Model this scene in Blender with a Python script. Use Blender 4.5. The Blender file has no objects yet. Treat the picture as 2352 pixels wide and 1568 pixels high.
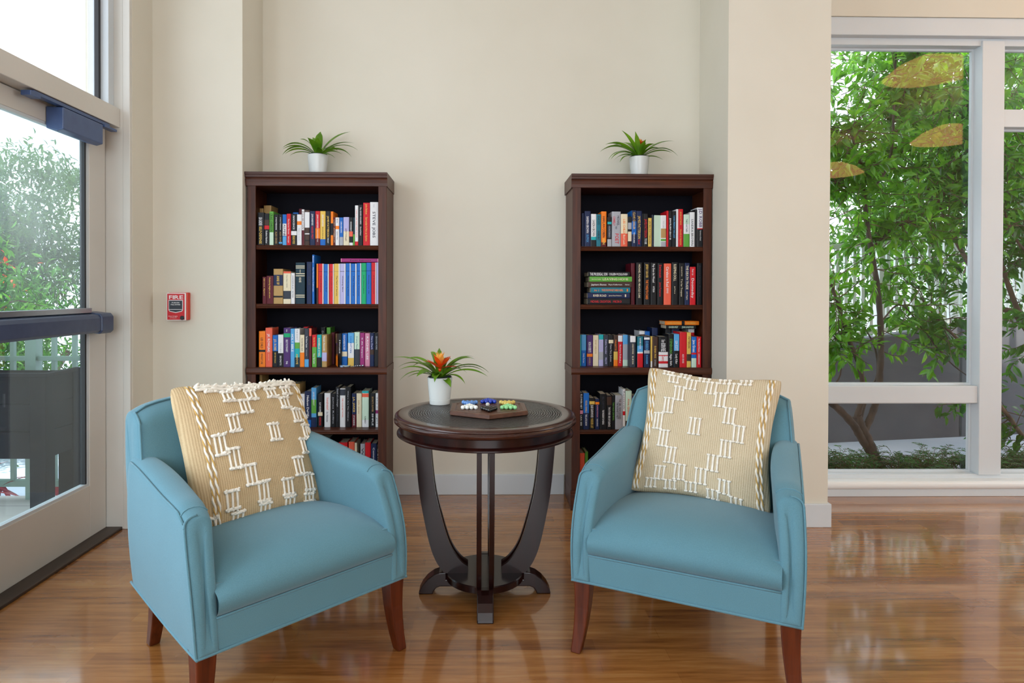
import bpy, bmesh, math, random
import numpy as np
from mathutils import Vector, Matrix, Quaternion

# ---------------------------------------------------------------- camera
SC = bpy.context.scene
COL = SC.collection
CAMZ = 1.18
FPX = 1480.0
def cam_axes(yaw=math.radians(1.0), pitch=math.radians(0.5), roll=0.003):
    fwd = Vector((math.sin(yaw)*math.cos(pitch), math.cos(yaw)*math.cos(pitch), -math.sin(pitch)))
    r0 = Vector((math.cos(yaw), -math.sin(yaw), 0))
    u0 = r0.cross(fwd)
    r = r0*math.cos(roll)+u0*math.sin(roll)
    return r, r.cross(fwd), fwd
CR, CU, CF = cam_axes()
CPX, CPY = 1125.796, 682.993
cam_d = bpy.data.cameras.new('camera')
cam = bpy.data.objects.new('camera', cam_d)
COL.objects.link(cam)
cam.matrix_world = Matrix(((CR.x, CU.x, -CF.x, 0), (CR.y, CU.y, -CF.y, 0), (CR.z, CU.z, -CF.z, CAMZ), (0, 0, 0, 1)))
cam_d.sensor_width = 36
cam_d.lens = FPX/2352*36
cam_d.shift_x = (1176-CPX)/2352
cam_d.shift_y = (CPY-784)/2352
cam_d.clip_start = 0.05
cam_d.clip_end = 200
SC.camera = cam

def ray(px, py):
    return CR*((px-CPX)/FPX) - CU*((py-CPY)/FPX) + CF
def atY(px, py, Y):
    v = ray(px, py); p = v*(Y/v.y); p.z += CAMZ; return p
def atZ(px, py, Z):
    v = ray(px, py); p = v*((Z-CAMZ)/v.z); p.z += CAMZ; return p

# ---------------------------------------------------------------- world, sun, daylight, exposure
SC.view_settings.view_transform = 'Standard'
SC.view_settings.look = 'None'
SC.view_settings.gamma = 1.0
SC.view_settings.use_curve_mapping = False
SC.view_settings.exposure = 0.0
try:
    SC.cycles.use_denoising = True
    SC.cycles.max_bounces = 8
    SC.cycles.diffuse_bounces = 4
    SC.cycles.glossy_bounces = 3
    SC.cycles.transparent_max_bounces = 10
    SC.cycles.transmission_bounces = 4
    SC.cycles.sample_clamp_indirect = 4.0
    SC.cycles.caustics_reflective = False
    SC.cycles.caustics_refractive = False
except Exception:
    pass
W = bpy.data.worlds.new('sky'); SC.world = W; W.use_nodes = True
bg = W.node_tree.nodes['Background']
bg.inputs['Color'].default_value = (0.80, 0.90, 1.0, 1)
bg.inputs['Strength'].default_value = 3.1

def lamp(name, kind, loc, rot, energy, color=(1, 1, 1), sx=1, sy=1, **kw):
    d = bpy.data.lights.new(name, kind); d.energy = energy; d.color = color
    if kind == 'AREA':
        d.shape = 'RECTANGLE'; d.size = sx; d.size_y = sy
    for k, v in kw.items(): setattr(d, k, v)
    o = bpy.data.objects.new(name, d); COL.objects.link(o)
    o.location = loc; o.rotation_euler = rot
    return o
R = math.radians
lamp('sun', 'SUN', (0, 0, 10), (R(30), 0, R(30)), 6.5, (1, .95, .86), angle=R(1.0))
# area lamps standing in for daylight at unseen openings of the hall
lamp('daylight_front_windows', 'AREA', (0.1, -4.9, 1.9), (R(90), 0, R(0)), 132, (.88, .95, 1.0), 3.6, 2.4)
lamp('daylight_side_windows', 'AREA', (6.9, 1.2, 1.9), (R(90), 0, R(90)), 42, (.88, .95, 1.0), 2.5, 2.4)
lamp('added_daylight_left', 'AREA', (-1.93, 0.6, 1.6), (R(90), 0, R(-90)), 34, (.78, .88, 1.0), 2.4, 2.2)  # added lamp at the made-up left opening, brightens the room from that side
for nm, loc, rot, sx, sy in (('garden_window_portal', (3.3, 3.86, 1.37), (R(90), 0, R(180)), 3.0, 2.6), ('exit_door_portal', (-1.9, 2.4, 1.6), (R(90), 0, R(-90)), 1.9, 2.9)):
    p_ = lamp(nm, 'AREA', loc, rot, 1, (1, 1, 1), sx, sy)
    p_.data.cycles.is_portal = True

# ---------------------------------------------------------------- tags and mesh helpers
def tag(o, label=None, cat=None, group=None, kind=None):
    if label: o['label'] = label
    if cat: o['category'] = cat
    if group: o['group'] = group
    if kind: o['kind'] = kind
    return o
def empty(name, loc=(0, 0, 0), rz=0.0):
    o = bpy.data.objects.new(name, None); COL.objects.link(o)
    o.empty_display_size = .05
    o.location = loc; o.rotation_euler = (0, 0, rz)
    return o
class MB:
    def __init__(s): s.v = []; s.f = []; s.m = []
    def add(s, vs, fs, mi=0):
        n = len(s.v); s.v += [tuple(p) for p in vs]
        for f in fs: s.f.append(tuple(i+n for i in f)); s.m.append(mi)
        return s
    def box(s, x0, x1, y0, y1, z0, z1, mi=0):
        v = [(x0,y0,z0),(x1,y0,z0),(x1,y1,z0),(x0,y1,z0),(x0,y0,z1),(x1,y0,z1),(x1,y1,z1),(x0,y1,z1)]
        return s.add(v, [(0,3,2,1),(4,5,6,7),(0,1,5,4),(1,2,6,5),(2,3,7,6),(3,0,4,7)], mi)
    def grid(s, rows, closed_u=False, closed_v=False, mi=0, cap0=False, cap1=False):
        nr = len(rows); nc = len(rows[0]); n = len(s.v)
        for r in rows: s.v += [tuple(p) for p in r]
        for i in range(nr if closed_u else nr-1):
            for j in range(nc if closed_v else nc-1):
                a = n+i*nc+j; b = n+i*nc+(j+1) % nc
                c = n+((i+1) % nr)*nc+(j+1) % nc; d = n+((i+1) % nr)*nc+j
                s.f.append((a, b, c, d)); s.m.append(mi)
        if cap0: s.f.append(tuple(n+j for j in range(nc))[::-1]); s.m.append(mi)
        if cap1: s.f.append(tuple(n+(nr-1)*nc+j for j in range(nc))); s.m.append(mi)
        return s
    def lathe(s, prof, c=(0, 0, 0), n=48, mi=0, cap0=False, cap1=False):
        rows = [[(c[0]+r*math.cos(2*math.pi*k/n), c[1]+r*math.sin(2*math.pi*k/n), c[2]+z) for k in range(n)] for r, z in prof]
        return s.grid(rows, closed_v=True, mi=mi, cap0=cap0, cap1=cap1)
    def tube(s, pts, rad, n=8, mi=0, closed=False):
        pts = [Vector(p) for p in pts]; N = len(pts)
        if not hasattr(rad, '__len__'): rad = [rad]*N
        rows = []; up = None
        for i, p in enumerate(pts):
            if closed: t = pts[(i+1) % N]-pts[i-1]
            else: t = pts[min(i+1, N-1)]-pts[max(i-1, 0)]
            if t.length < 1e-9: t = Vector((0, 0, 1))
            t.normalize()
            if up is None:
                up = Vector((0, 0, 1)) if abs(t.z) < .9 else Vector((1, 0, 0))
            a = t.cross(up)
            if a.length < 1e-6: a = t.cross(Vector((0, 1, 0)))
            a.normalize(); b = a.cross(t); up = b
            rows.append([p+a*math.cos(2*math.pi*k/n)*rad[i]+b*math.sin(2*math.pi*k/n)*rad[i] for k in range(n)])
        return s.grid(rows, closed_u=closed, closed_v=True, mi=mi, cap0=not closed, cap1=not closed)
    def prism(s, poly, axis, a, b, mi=0):
        # poly: 2D points; axis: extrusion axis ('x','y','z')
        def P(p, q):
            return {'x': (q, p[0], p[1]), 'y': (p[0], q, p[1]), 'z': (p[0], p[1], q)}[axis]
        n = len(poly)
        v = [P(p, a) for p in poly]+[P(p, b) for p in poly]
        f = [(i, (i+1) % n, n+(i+1) % n, n+i) for i in range(n)]
        f += [tuple(range(n))[::-1], tuple(range(n, 2*n))]
        return s.add(v, f, mi)
    def build(s, name, mats, parent=None, smooth=False, bevel=0, seg=2, subsurf=0, loc=None, fix=True):
        me = bpy.data.meshes.new(name)
        me.from_pydata(s.v, [], s.f)
        if not isinstance(mats, (list, tuple)): mats = [mats]
        for m in mats: me.materials.append(m)
        if len(mats) > 1: me.polygons.foreach_set('material_index', s.m)
        if fix:
            bm = bmesh.new(); bm.from_mesh(me)
            bmesh.ops.recalc_face_normals(bm, faces=bm.faces); bm.to_mesh(me); bm.free()
        if smooth: me.polygons.foreach_set('use_smooth', [True]*len(me.polygons))
        me.update()
        o = bpy.data.objects.new(name, me); COL.objects.link(o)
        if loc is not None: o.location = loc
        if parent is not None: o.parent = parent
        if bevel:
            m = o.modifiers.new('bevel', 'BEVEL'); m.width = bevel; m.segments = seg; m.limit_method = 'ANGLE'; m.angle_limit = R(35)
        if subsurf:
            m = o.modifiers.new('subsurf', 'SUBSURF'); m.levels = subsurf; m.render_levels = subsurf
        return o
def struct(name, mb, m, parent=None, **kw):
    o = mb.build(name, m, parent, **kw)
    if parent is None: o['kind'] = 'structure'
    return o
def copy_tree(o, parent=None):
    c = o.copy(); COL.objects.link(c)
    if parent is not None: c.parent = parent
    for ch in o.children: copy_tree(ch, c)
    return c
def smooth_edges(o, ang=40):
    me = o.data
    bm = bmesh.new(); bm.from_mesh(me)
    for f in bm.faces: f.smooth = True
    for e in bm.edges:
        if len(e.link_faces) == 2 and e.calc_face_angle(0) > R(ang): e.smooth = False
    bm.to_mesh(me); bm.free()
    return o

# ---------------------------------------------------------------- materials
def lin(c):
    return tuple(((x/255)/12.92 if x/255 <= .04045 else ((x/255+.055)/1.055)**2.4) for x in c)
def nt(name):
    m = bpy.data.materials.new(name); m.use_nodes = True
    t = m.node_tree; b = t.nodes['Principled BSDF']
    return m, t, b
def mat(name, rgb, rough=.6, metal=0, coat=0, spec=.5, emit=None, es=1):
    m, t, b = nt(name)
    b.inputs['Base Color'].default_value = (*lin(rgb), 1)
    b.inputs['Roughness'].default_value = rough
    b.inputs['Metallic'].default_value = metal
    b.inputs['Coat Weight'].default_value = coat
    b.inputs['Specular IOR Level'].default_value = spec
    if emit:
        b.inputs['Emission Color'].default_value = (*lin(emit), 1); b.inputs['Emission Strength'].default_value = es
    return m
def N(t, kind, **kw):
    n = t.nodes.new(kind)
    for k, v in kw.items():
        if k in n.inputs.keys() if hasattr(n.inputs, 'keys') else False: n.inputs[k].default_value = v
        else: setattr(n, k, v)
    return n
def coords(t, scale=(1, 1, 1), obj=True, rot=(0, 0, 0)):
    tc = t.nodes.new('ShaderNodeTexCoord'); mp = t.nodes.new('ShaderNodeMapping')
    mp.inputs['Scale'].default_value = scale; mp.inputs['Rotation'].default_value = rot
    t.links.new(tc.outputs['Object' if obj else 'Generated'], mp.inputs['Vector'])
    return mp.outputs['Vector']
def noise(t, vec, scale, detail=3, rough=.5):
    n = t.nodes.new('ShaderNodeTexNoise'); n.inputs['Scale'].default_value = scale
    n.inputs['Detail'].default_value = detail; n.inputs['Roughness'].default_value = rough
    t.links.new(vec, n.inputs['Vector']); return n.outputs['Fac']
def ramp(t, fac, stops):
    n = t.nodes.new('ShaderNodeValToRGB'); e = n.color_ramp.elements
    while len(e) < len(stops): e.new(.5)
    for i, (p, c) in enumerate(stops):
        e[i].position = p; e[i].color = (*lin(c), 1)
    t.links.new(fac, n.inputs['Fac']); return n.outputs['Color']
def bump(t, b, h, strength=.3, dist=.002):
    n = t.nodes.new('ShaderNodeBump'); n.inputs['Strength'].default_value = strength; n.inputs['Distance'].default_value = dist
    t.links.new(h, n.inputs['Height']); t.links.new(n.outputs['Normal'], b.inputs['Normal']); return n
def mixc(t, fac, a, b_, mode='MIX'):
    n = t.nodes.new('ShaderNodeMix'); n.data_type = 'RGBA'; n.blend_type = mode
    for s, v in ((n.inputs[0], fac), (n.inputs[6], a), (n.inputs[7], b_)):
        if isinstance(v, (float, int)): s.default_value = v
        elif isinstance(v, tuple): s.default_value = (*lin(v), 1)
        else: t.links.new(v, s)
    return n.outputs[2]
def math_(t, op, a, b_=None):
    n = t.nodes.new('ShaderNodeMath'); n.operation = op
    for i, v in enumerate((a, b_)):
        if v is None: continue
        if isinstance(v, (float, int)): n.inputs[i].default_value = v
        else: t.links.new(v, n.inputs[i])
    return n.outputs[0]

def mottled(name, c1, c2, scale=6, rough=.6, bscale=200, bstr=.1, bdist=.001, spec=.5, stretch=(1, 1, 1), coat=0):
    m, t, b = nt(name); v = coords(t, stretch)
    t.links.new(ramp(t, noise(t, v, scale, 4), [(.3, c1), (.7, c2)]), b.inputs['Base Color'])
    b.inputs['Roughness'].default_value = rough; b.inputs['Specular IOR Level'].default_value = spec
    b.inputs['Coat Weight'].default_value = coat
    if bstr: bump(t, b, noise(t, v, bscale, 2), bstr, bdist)
    return m
def wood(name, dark, light, rough=.35, axis='z', scale=9, coat=.0, spec=.5):
    m, t, b = nt(name)
    st = {'x': (.6, 9, 9), 'y': (9, .6, 9), 'z': (9, 9, .6)}[axis]
    v = coords(t, st)
    t.links.new(ramp(t, noise(t, v, scale, 5, .6), [(.3, dark), (.75, light)]), b.inputs['Base Color'])
    b.inputs['Roughness'].default_value = rough; b.inputs['Coat Weight'].default_value = coat
    b.inputs['Coat Roughness'].default_value = .12; b.inputs['Specular IOR Level'].default_value = spec
    return m
def fabric(name, c1, c2):
    m, t, b = nt(name); v = coords(t)
    n1 = noise(t, v, 420, 3, .7); n2 = noise(t, v, 7, 3)
    c = mixc(t, math_(t, 'MULTIPLY', n1, .9), c1, c2)
    c = mixc(t, math_(t, 'MULTIPLY', n2, .22), c, tuple(int(x*.8) for x in c1))
    t.links.new(c, b.inputs['Base Color'])
    b.inputs['Roughness'].default_value = .85; b.inputs['Specular IOR Level'].default_value = .25
    b.inputs['Sheen Weight'].default_value = .28; b.inputs['Sheen Roughness'].default_value = .45
    b.inputs['Sheen Tint'].default_value = (.75, .88, 1, 1)
    bump(t, b, n1, .25, .0012)
    return m
def floor_mat():
    m, t, b = nt('laminate_floor'); v = coords(t)
    def brick(w, h, off):
        n = t.nodes.new('ShaderNodeTexBrick'); t.links.new(v, n.inputs['Vector'])
        n.inputs['Scale'].default_value = 1; n.inputs['Brick Width'].default_value = w; n.inputs['Row Height'].default_value = h
        n.inputs['Mortar Size'].default_value = .0012; n.inputs['Bias'].default_value = 0
        n.inputs['Color1'].default_value = (0, 0, 0, 1); n.inputs['Color2'].default_value = (1, 1, 1, 1); n.inputs['Mortar'].default_value = (.35, .35, .35, 1)
        n.offset = off; return n
    b1 = brick(.62, .066, .37)
    st = t.nodes.new('ShaderNodeMapping'); st.inputs['Scale'].default_value = (1.6, 22, 1); t.links.new(v, st.inputs['Vector'])
    g = noise(t, st.outputs['Vector'], 2.2, 6, .62)
    st2 = t.nodes.new('ShaderNodeMapping'); st2.inputs['Scale'].default_value = (3, 60, 1); t.links.new(v, st2.inputs['Vector'])
    g2 = noise(t, st2.outputs['Vector'], 3, 4, .6)
    k = math_(t, 'ADD', math_(t, 'MULTIPLY', b1.outputs['Color'], .20), math_(t, 'MULTIPLY', g, .70))
    k = math_(t, 'ADD', k, math_(t, 'MULTIPLY', g2, .16))
    c = ramp(t, k, [(.22, (84, 46, 18)), (.42, (132, 80, 36)), (.60, (162, 107, 54)), (.85, (188, 140, 86))])
    t.links.new(c, b.inputs['Base Color'])
    rr = noise(t, v, 3, 3)
    t.links.new(math_(t, 'ADD', math_(t, 'MULTIPLY', rr, .12), .20), b.inputs['Roughness'])
    b.inputs['Specular IOR Level'].default_value = .6; b.inputs['Coat Weight'].default_value = .8; b.inputs['Coat Roughness'].default_value = .08
    bump(t, b, math_(t, 'ADD', math_(t, 'MULTIPLY', g2, .35), noise(t, v, 5, 2)), .12, .004)
    return m
def glass_mat(name, haze=0.0, refl=.10, tint=(255, 255, 255)):
    m = bpy.data.materials.new(name); m.use_nodes = True; t = m.node_tree; t.nodes.clear()
    out = t.nodes.new('ShaderNodeOutputMaterial'); tr = t.nodes.new('ShaderNodeBsdfTransparent'); gl = t.nodes.new('ShaderNodeBsdfGlossy')
    tr.inputs['Color'].default_value = (*lin(tint), 1); gl.inputs['Roughness'].default_value = .0
    lw = t.nodes.new('ShaderNodeLayerWeight'); lw.inputs['Blend'].default_value = .5
    mx = t.nodes.new('ShaderNodeMixShader')
    t.links.new(math_(t, 'ADD', refl, math_(t, 'MULTIPLY', math_(t, 'POWER', lw.outputs['Facing'], 4.0), 1-refl)), mx.inputs[0]); t.links.new(tr.outputs[0], mx.inputs[1]); t.links.new(gl.outputs[0], mx.inputs[2])
    last = mx.outputs[0]
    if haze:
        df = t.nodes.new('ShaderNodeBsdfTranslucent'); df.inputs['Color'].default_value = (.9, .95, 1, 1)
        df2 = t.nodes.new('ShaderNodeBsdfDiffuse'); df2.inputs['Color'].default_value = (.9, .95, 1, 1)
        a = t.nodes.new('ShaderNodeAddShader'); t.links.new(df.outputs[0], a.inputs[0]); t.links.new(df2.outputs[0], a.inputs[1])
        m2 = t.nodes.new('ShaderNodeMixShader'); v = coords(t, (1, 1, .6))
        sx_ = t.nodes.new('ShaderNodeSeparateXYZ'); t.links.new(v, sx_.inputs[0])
        zz = math_(t, 'MINIMUM', math_(t, 'MAXIMUM', math_(t, 'MULTIPLY', math_(t, 'SUBTRACT', sx_.outputs[2], .60), 4.0), .12), 1.0)  # painted light veil grows towards the top of the glass
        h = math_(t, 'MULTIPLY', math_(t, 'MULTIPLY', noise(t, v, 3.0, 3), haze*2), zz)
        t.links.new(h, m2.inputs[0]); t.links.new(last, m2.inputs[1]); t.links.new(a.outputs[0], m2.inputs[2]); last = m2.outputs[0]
    t.links.new(last, out.inputs['Surface'])
    return m
def leaf_mat(name, c1, c2, c3=None, trans=.35, rough=.4, scale=5):
    m = bpy.data.materials.new(name); m.use_nodes = True; t = m.node_tree
    b = t.nodes['Principled BSDF']; out = t.nodes['Material Output']; v = coords(t)
    stops = [(.3, c1), (.62, c2)]+([(.8, c3)] if c3 else [])
    c = ramp(t, noise(t, v, scale, 3), stops)
    t.links.new(c, b.inputs['Base Color']); b.inputs['Roughness'].default_value = rough
    tl = t.nodes.new('ShaderNodeBsdfTranslucent'); t.links.new(c, tl.inputs['Color'])
    mx = t.nodes.new('ShaderNodeMixShader'); mx.inputs[0].default_value = trans
    t.links.new(b.outputs[0], mx.inputs[1]); t.links.new(tl.outputs[0], mx.inputs[2]); t.links.new(mx.outputs[0], out.inputs['Surface'])
    return m

M = {}
M['wall'] = mottled('wall_paint', (213, 208, 193), (217, 212, 198), 2.5, .75, 260, .12, .0008, .25)
M['ceiling'] = mat('ceiling_paint', (240, 236, 226), .9)
M['white'] = mottled('white_trim_paint', (203, 210, 214), (208, 214, 218), 3, .42, 120, .03, .0005)
M['doorpaint'] = mottled('door_frame_paint', (208, 205, 197), (214, 211, 204), 3, .45, 120, .03, .0005)
M['gasket'] = mat('black_gasket', (34, 32, 34), .5)
M['floor'] = floor_mat()
M['threshold'] = wood('threshold_metal', (44, 34, 28), (72, 58, 48), .45, 'y', 5)
M['glass'] = glass_mat('window_glass', 0, .025)
M['light_haze_glass'] = glass_mat('hazy_door_glass', .05, .03, (236, 244, 244))  # pane with milky light mixed in as haze, denser near the top
M['case'] = wood('cherry_laminate', (50, 21, 11), (86, 42, 20), .42, 'z', 7, 0, .3)
M['casex'] = wood('cherry_laminate_rail', (52, 22, 12), (88, 44, 22), .4, 'x', 7, 0, .35)
M['caseback'] = mat('bookcase_backing', (14, 12, 21), .7, spec=.12)
M['table'] = wood('mahogany_gloss', (22, 8, 7), (42, 15, 12), .24, 'z', 4, .1, .3)
M['tablex'] = wood('mahogany_gloss_top', (44, 20, 14), (64, 31, 21), .24, 'x', 4, .3, .4)
M['leg'] = wood('chair_leg_wood', (62, 24, 10), (104, 46, 20), .32, 'z', 6, .08, .3)
M['blue'] = fabric('blue_wool_upholstery', (76, 118, 130), (106, 151, 168))
M['potwhite'] = mottled('white_pot_ceramic', (206, 210, 208), (212, 215, 212), 8, .35, 60, .02)
M['innerpot'] = mat('dark_nursery_pot', (20, 30, 42), .5)
M['soil'] = mottled('potting_soil', (30, 20, 14), (60, 44, 30), 60, .9, 80, .6, .004)
M['leaf'] = leaf_mat('bromeliad_leaf', (70, 118, 18), (118, 164, 36), (146, 184, 66), .3, .32, 9)
M['flower'] = leaf_mat('bromeliad_flower_red', (206, 40, 10), (240, 92, 20), None, .3, .4, 30)
M['flowertip'] = leaf_mat('bromeliad_flower_yellow', (240, 150, 50), (250, 200, 100), None, .3, .4, 30)
M['bark'] = mottled('tree_bark', (58, 44, 34), (112, 92, 74), 14, .85, 60, .6, .006, stretch=(1, 1, .4))
M['barkdark'] = mottled('dark_tree_bark', (42, 34, 28), (84, 70, 58), 14, .85, 60, .6, .006, stretch=(1, 1, .4))
M['treeleaf'] = leaf_mat('broad_green_leaf', (52, 112, 18), (112, 176, 40), (176, 196, 66), .5, .28, 11)
M['treeleaf2'] = leaf_mat('dark_glossy_leaf', (30, 76, 20), (76, 138, 34), (150, 180, 64), .5, .26, 11)
M['farleaf'] = leaf_mat('far_foliage', (44, 76, 34), (84, 122, 52), (150, 172, 90), .55, .5, 1.2)
M['redleaf'] = leaf_mat('red_cordyline_leaf', (120, 24, 40), (180, 50, 60), None, .4, .4, 6)
M['yew'] = leaf_mat('yew_needles', (24, 66, 18), (54, 112, 34), (90, 140, 60), .35, .5, 6)
M['concrete'] = mottled('garden_wall_concrete', (84, 86, 92), (112, 112, 116), 1.6, .85, 40, .2, .003)
M['paving'] = mottled('pale_concrete_path', (188, 196, 214), (214, 220, 234), 1.5, .85, 50, .2, .002)
M['deck'] = mottled('patio_paving', (190, 182, 176), (212, 206, 200), 2, .8, 40, .1, .002)
M['fence'] = mat('white_painted_fence', (226, 232, 226), .5)
M['railing'] = mat('green_grey_railing', (116, 140, 128), .5)
M['planter'] = wood('dark_stained_planter', (10, 10, 15), (22, 21, 28), .75, 'x', 4, 0, .1)
M['stucco'] = mottled('white_stucco', (228, 228, 232), (238, 238, 240), 1, .9, 30, .1, .003)
M['closer'] = mottled('flare_lit_closer', (62, 82, 124), (70, 92, 134), 20, .35, 300, .05, .0004)  # navy coat lightened, the flare on the closer is put into its colour
M['sill'] = mat('sill_gloss_white', (228, 231, 231), .35)
M['navy'] = mottled('navy_powder_coat', (52, 66, 96), (60, 74, 104), 20, .32, 300, .05, .0004)
M['steel'] = mat('brushed_steel', (170, 176, 186), .25, .9)
M['pages'] = mottled('book_pages', (196, 182, 154), (216, 206, 182), 80, .85, 300, .2, .0005)
M['darkmetal'] = mat('dark_metal', (24, 24, 28), .4, .5)

# ================================================================ THE ROOM
CEIL = 3.45
XR, YF = 7.0, -5.0
m = MB().box(-1.95, XR+.15, YF-.15, 3.76, -.06, 0)
struct('floor', m, M['floor'])
m = MB().box(-2.1, XR+.2, YF-.2, 4.0, CEIL, CEIL+.15)
struct('ceiling', m, M['ceiling'])
# niche back wall
struct('wall_back', MB().box(-1.72, 1.77, 3.75, 3.95, 0, CEIL), M['wall'])
# left pier beside the niche (one fronto-parallel face, one return towards the door)
struct('wall_left_pier', MB().box(-1.95, -1.25, 3.43, 3.75, 0, CEIL).box(-1.95, -1.72, 3.232, 3.43, 0, CEIL), M['wall'])
# right pillar, slightly wedge shaped
struct('wall_right_pillar', MB().prism([(1.246, 3.215), (1.764, 3.215), (1.764, 3.95), (1.300, 3.95)], 'z', 0, CEIL), M['wall'])
# wall over and beside the garden window
struct('wall_window', MB().box(1.765, XR, 3.69, 3.95, 2.775, CEIL).box(4.85, XR, 3.69, 3.95, 0, 2.775).box(1.764, 4.85, 3.72, 3.95, -.06, .03), M['wall'])
# wall with the exit door (beyond the door towards the viewer, with an unseen opening added for daylight)
struct('wall_left', MB().box(-2.05, -1.77, 1.95, 2.02, 0, CEIL).box(-2.05, -1.77, YF, -.7, 0, CEIL).box(-2.05, -1.77, -.7, 1.95, 0, .45)
       .box(-2.05, -1.77, -.7, 1.95, 2.75, CEIL).box(-2.05, -1.77, 1.9, 3.24, 2.98, CEIL), M['wall'])
struct('wall_front', MB().box(-2.05, -1.6, YF-.15, YF, 0, CEIL).box(2.2, XR, YF-.15, YF, 0, CEIL).box(-1.6, 2.2, YF-.15, YF, 0, .6).box(-1.6, 2.2, YF-.15, YF, 3.15, CEIL), M['wall'])
struct('wall_right', MB().box(XR, XR+.15, YF, -.1, 0, CEIL).box(XR, XR+.15, 2.5, 3.95, 0, CEIL).box(XR, XR+.15, -.1, 2.5, 0, .6).box(XR, XR+.15, -.1, 2.5, 3.15, CEIL), M['wall'])
# baseboards
def bb(name, x0, x1, y0, y1, h=.118):
    return struct(name, MB().box(x0, x1, y0, y1, .0, h), M['white'], bevel=.003)
bb('baseboard_back', -.49, .50, 3.737, 3.75)
bb('baseboard_left', -1.72, -1.236, 3.417, 3.43)
bb('baseboard_door', -1.72, -1.707, 3.232, 3.43)
m = MB().box(1.240, 1.777, 3.201, 3.2148, 0, .118).box(1.7645, 1.777, 3.2148, 3.69, 0, .118)
struct('baseboard_right', m, M['white'], bevel=.003)

# ---------------------------------------------------------------- garden window
GY = 3.81
wn = empty('window_1', (1.76, GY, 0)); wn['kind'] = 'structure'
def wpart(name, mb, m, **kw):
    o = mb.build(name, m, wn, **kw); o.location = (-1.76, -GY, 0); return o
F0, F1 = 3.745, 3.83
wpart('header_trim', MB().box(1.766, 4.85, 3.70, 3.95, 2.672, 2.775), M['white'], bevel=.004)
fr = MB()
fr.box(1.766, 4.85, F0, F1, 2.632, 2.674)                       # head
fr.box(2.944, 3.078, F0-.012, F1, .11, 2.66)                     # mullion
fr.box(1.766, 2.944, F0, F1, .532, .633)                         # low transom, first bay
fr.box(3.078, 4.2, F0, F1, 2.158, 2.262)                         # high transom, second bay
fr.box(4.2, 4.33, F0-.012, F1, .11, 2.66).box(4.72, 4.85, F0, F1, .11, 2.66)
fr.box(1.766, 4.85, F0, F1, .062, .112)
wpart('window_frame', fr, M['white'], bevel=.004)
ed = MB()
for x0, x1, z0, z1 in ((1.79, 2.944, .633, 2.632), (1.79, 2.944, .112, .532), (3.078, 4.2, .112, 2.158), (3.078, 4.2, 2.262, 2.632), (4.33, 4.72, .112, 2.632)):
    w = .012
    ed.box(x0, x1, 3.80, 3.82, z0, z0+w).box(x0, x1, 3.80, 3.82, z1-w, z1).box(x1-w, x1, 3.80, 3.82, z0+w, z1-w).box(x0, x0+w, 3.80, 3.82, z0+w, z1-w)
wpart('glazing_bead', ed, M['white'])
for x0, x1, z0, z1 in ((1.79, 2.944, .633, 2.632), (1.79, 2.944, .112, .532), (3.078, 4.2, .112, 2.158), (3.078, 4.2, 2.262, 2.632), (4.33, 4.72, .112, 2.632)):
    wpart('glass_pane', MB().box(x0+.002, x1-.002, 3.808, 3.812, z0+.002, z1-.002), M['glass'])
sill = []
for k in range(9):
    a = math.pi*k/8-math.pi/2
    sill.append((3.69-.018*math.cos(a), .066+.024*math.sin(a)))
sm = MB().prism([(3.80, .042)]+sill+[(3.80, .09)], 'x', 1.765, 4.85)
wpart('window_sill', sm, M['sill'])
wpart('sill_base', MB().box(1.765, 4.85, 3.685, 3.80, .0, .044), M['white'], bevel=.003)

# ---------------------------------------------------------------- exit door with transom
dr = empty('door_1', (-1.84, 3.2, 0)); dr['kind'] = 'structure'
def dpart(name, mb, m, parent=None, **kw):
    o = mb.build(name, m, parent or dr, **kw)
    if parent is None: o.location = (1.84, -3.2, 0)
    return o
DX = -1.84
# frame: far jamb, transom rail, near jamb
fm = MB().box(-1.93, -1.757, 3.214, 3.235, 0, 2.98).box(-1.757, -1.722, 3.212, 3.24, 0, 2.98)
fm.box(-1.89, -1.77, 2.02, 3.214, 1.982, 2.076)
fm.box(-1.93, -1.75, 2.0, 2.06, 0, 2.98).box(-1.93, -1.77, 2.0, 3.214, 2.94, 2.98)
dpart('door_frame', fm, M['doorpaint'], bevel=.003)
tf = MB().box(-1.875, -1.80, 3.168, 3.214, 2.076, 2.94).box(-1.875, -1.80, 2.06, 2.1, 2.076, 2.94)
dpart('transom_frame', tf, M['white'], bevel=.002)
dpart('transom_gasket', MB().box(-1.858, -1.838, 3.150, 3.168, 2.076, 2.94), M['gasket'])
dpart('transom_glass', MB().box(-1.850, -1.846, 2.1, 3.155, 2.078, 2.94), M['glass'])
lf = MB().box(-1.885, DX, 3.078, 3.208, .012, 1.978).box(-1.885, DX, 2.07, 2.2, .012, 1.978)
lf.box(-1.885, DX, 2.2, 3.078, .012, .258).box(-1.885, DX, 2.2, 3.078, 1.897, 1.978)
leafo = dpart('door_leaf', lf, M['doorpaint'], bevel=.002)
bd = MB().box(-1.87, -1.843, 3.062, 3.078, .258, 1.897).box(-1.87, -1.843, 2.2, 2.216, .258, 1.897).box(-1.87, -1.843, 2.216, 3.062, .258, .270).box(-1.87, -1.843, 2.216, 3.062, 1.885, 1.897)
dpart('glazing_bead', bd, M['white'])
dpart('gasket', MB().box(-1.868, -1.846, 3.050, 3.062, .262, 1.89), M['gasket'])
dpart('door_glass', MB().box(-1.862, -1.858, 2.205, 3.07, .262, 1.892), M['light_haze_glass'])
dpart('threshold', MB().box(-1.93, -1.762, 2.0, 3.214, .0, .013), M['threshold'], bevel=.003)
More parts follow.
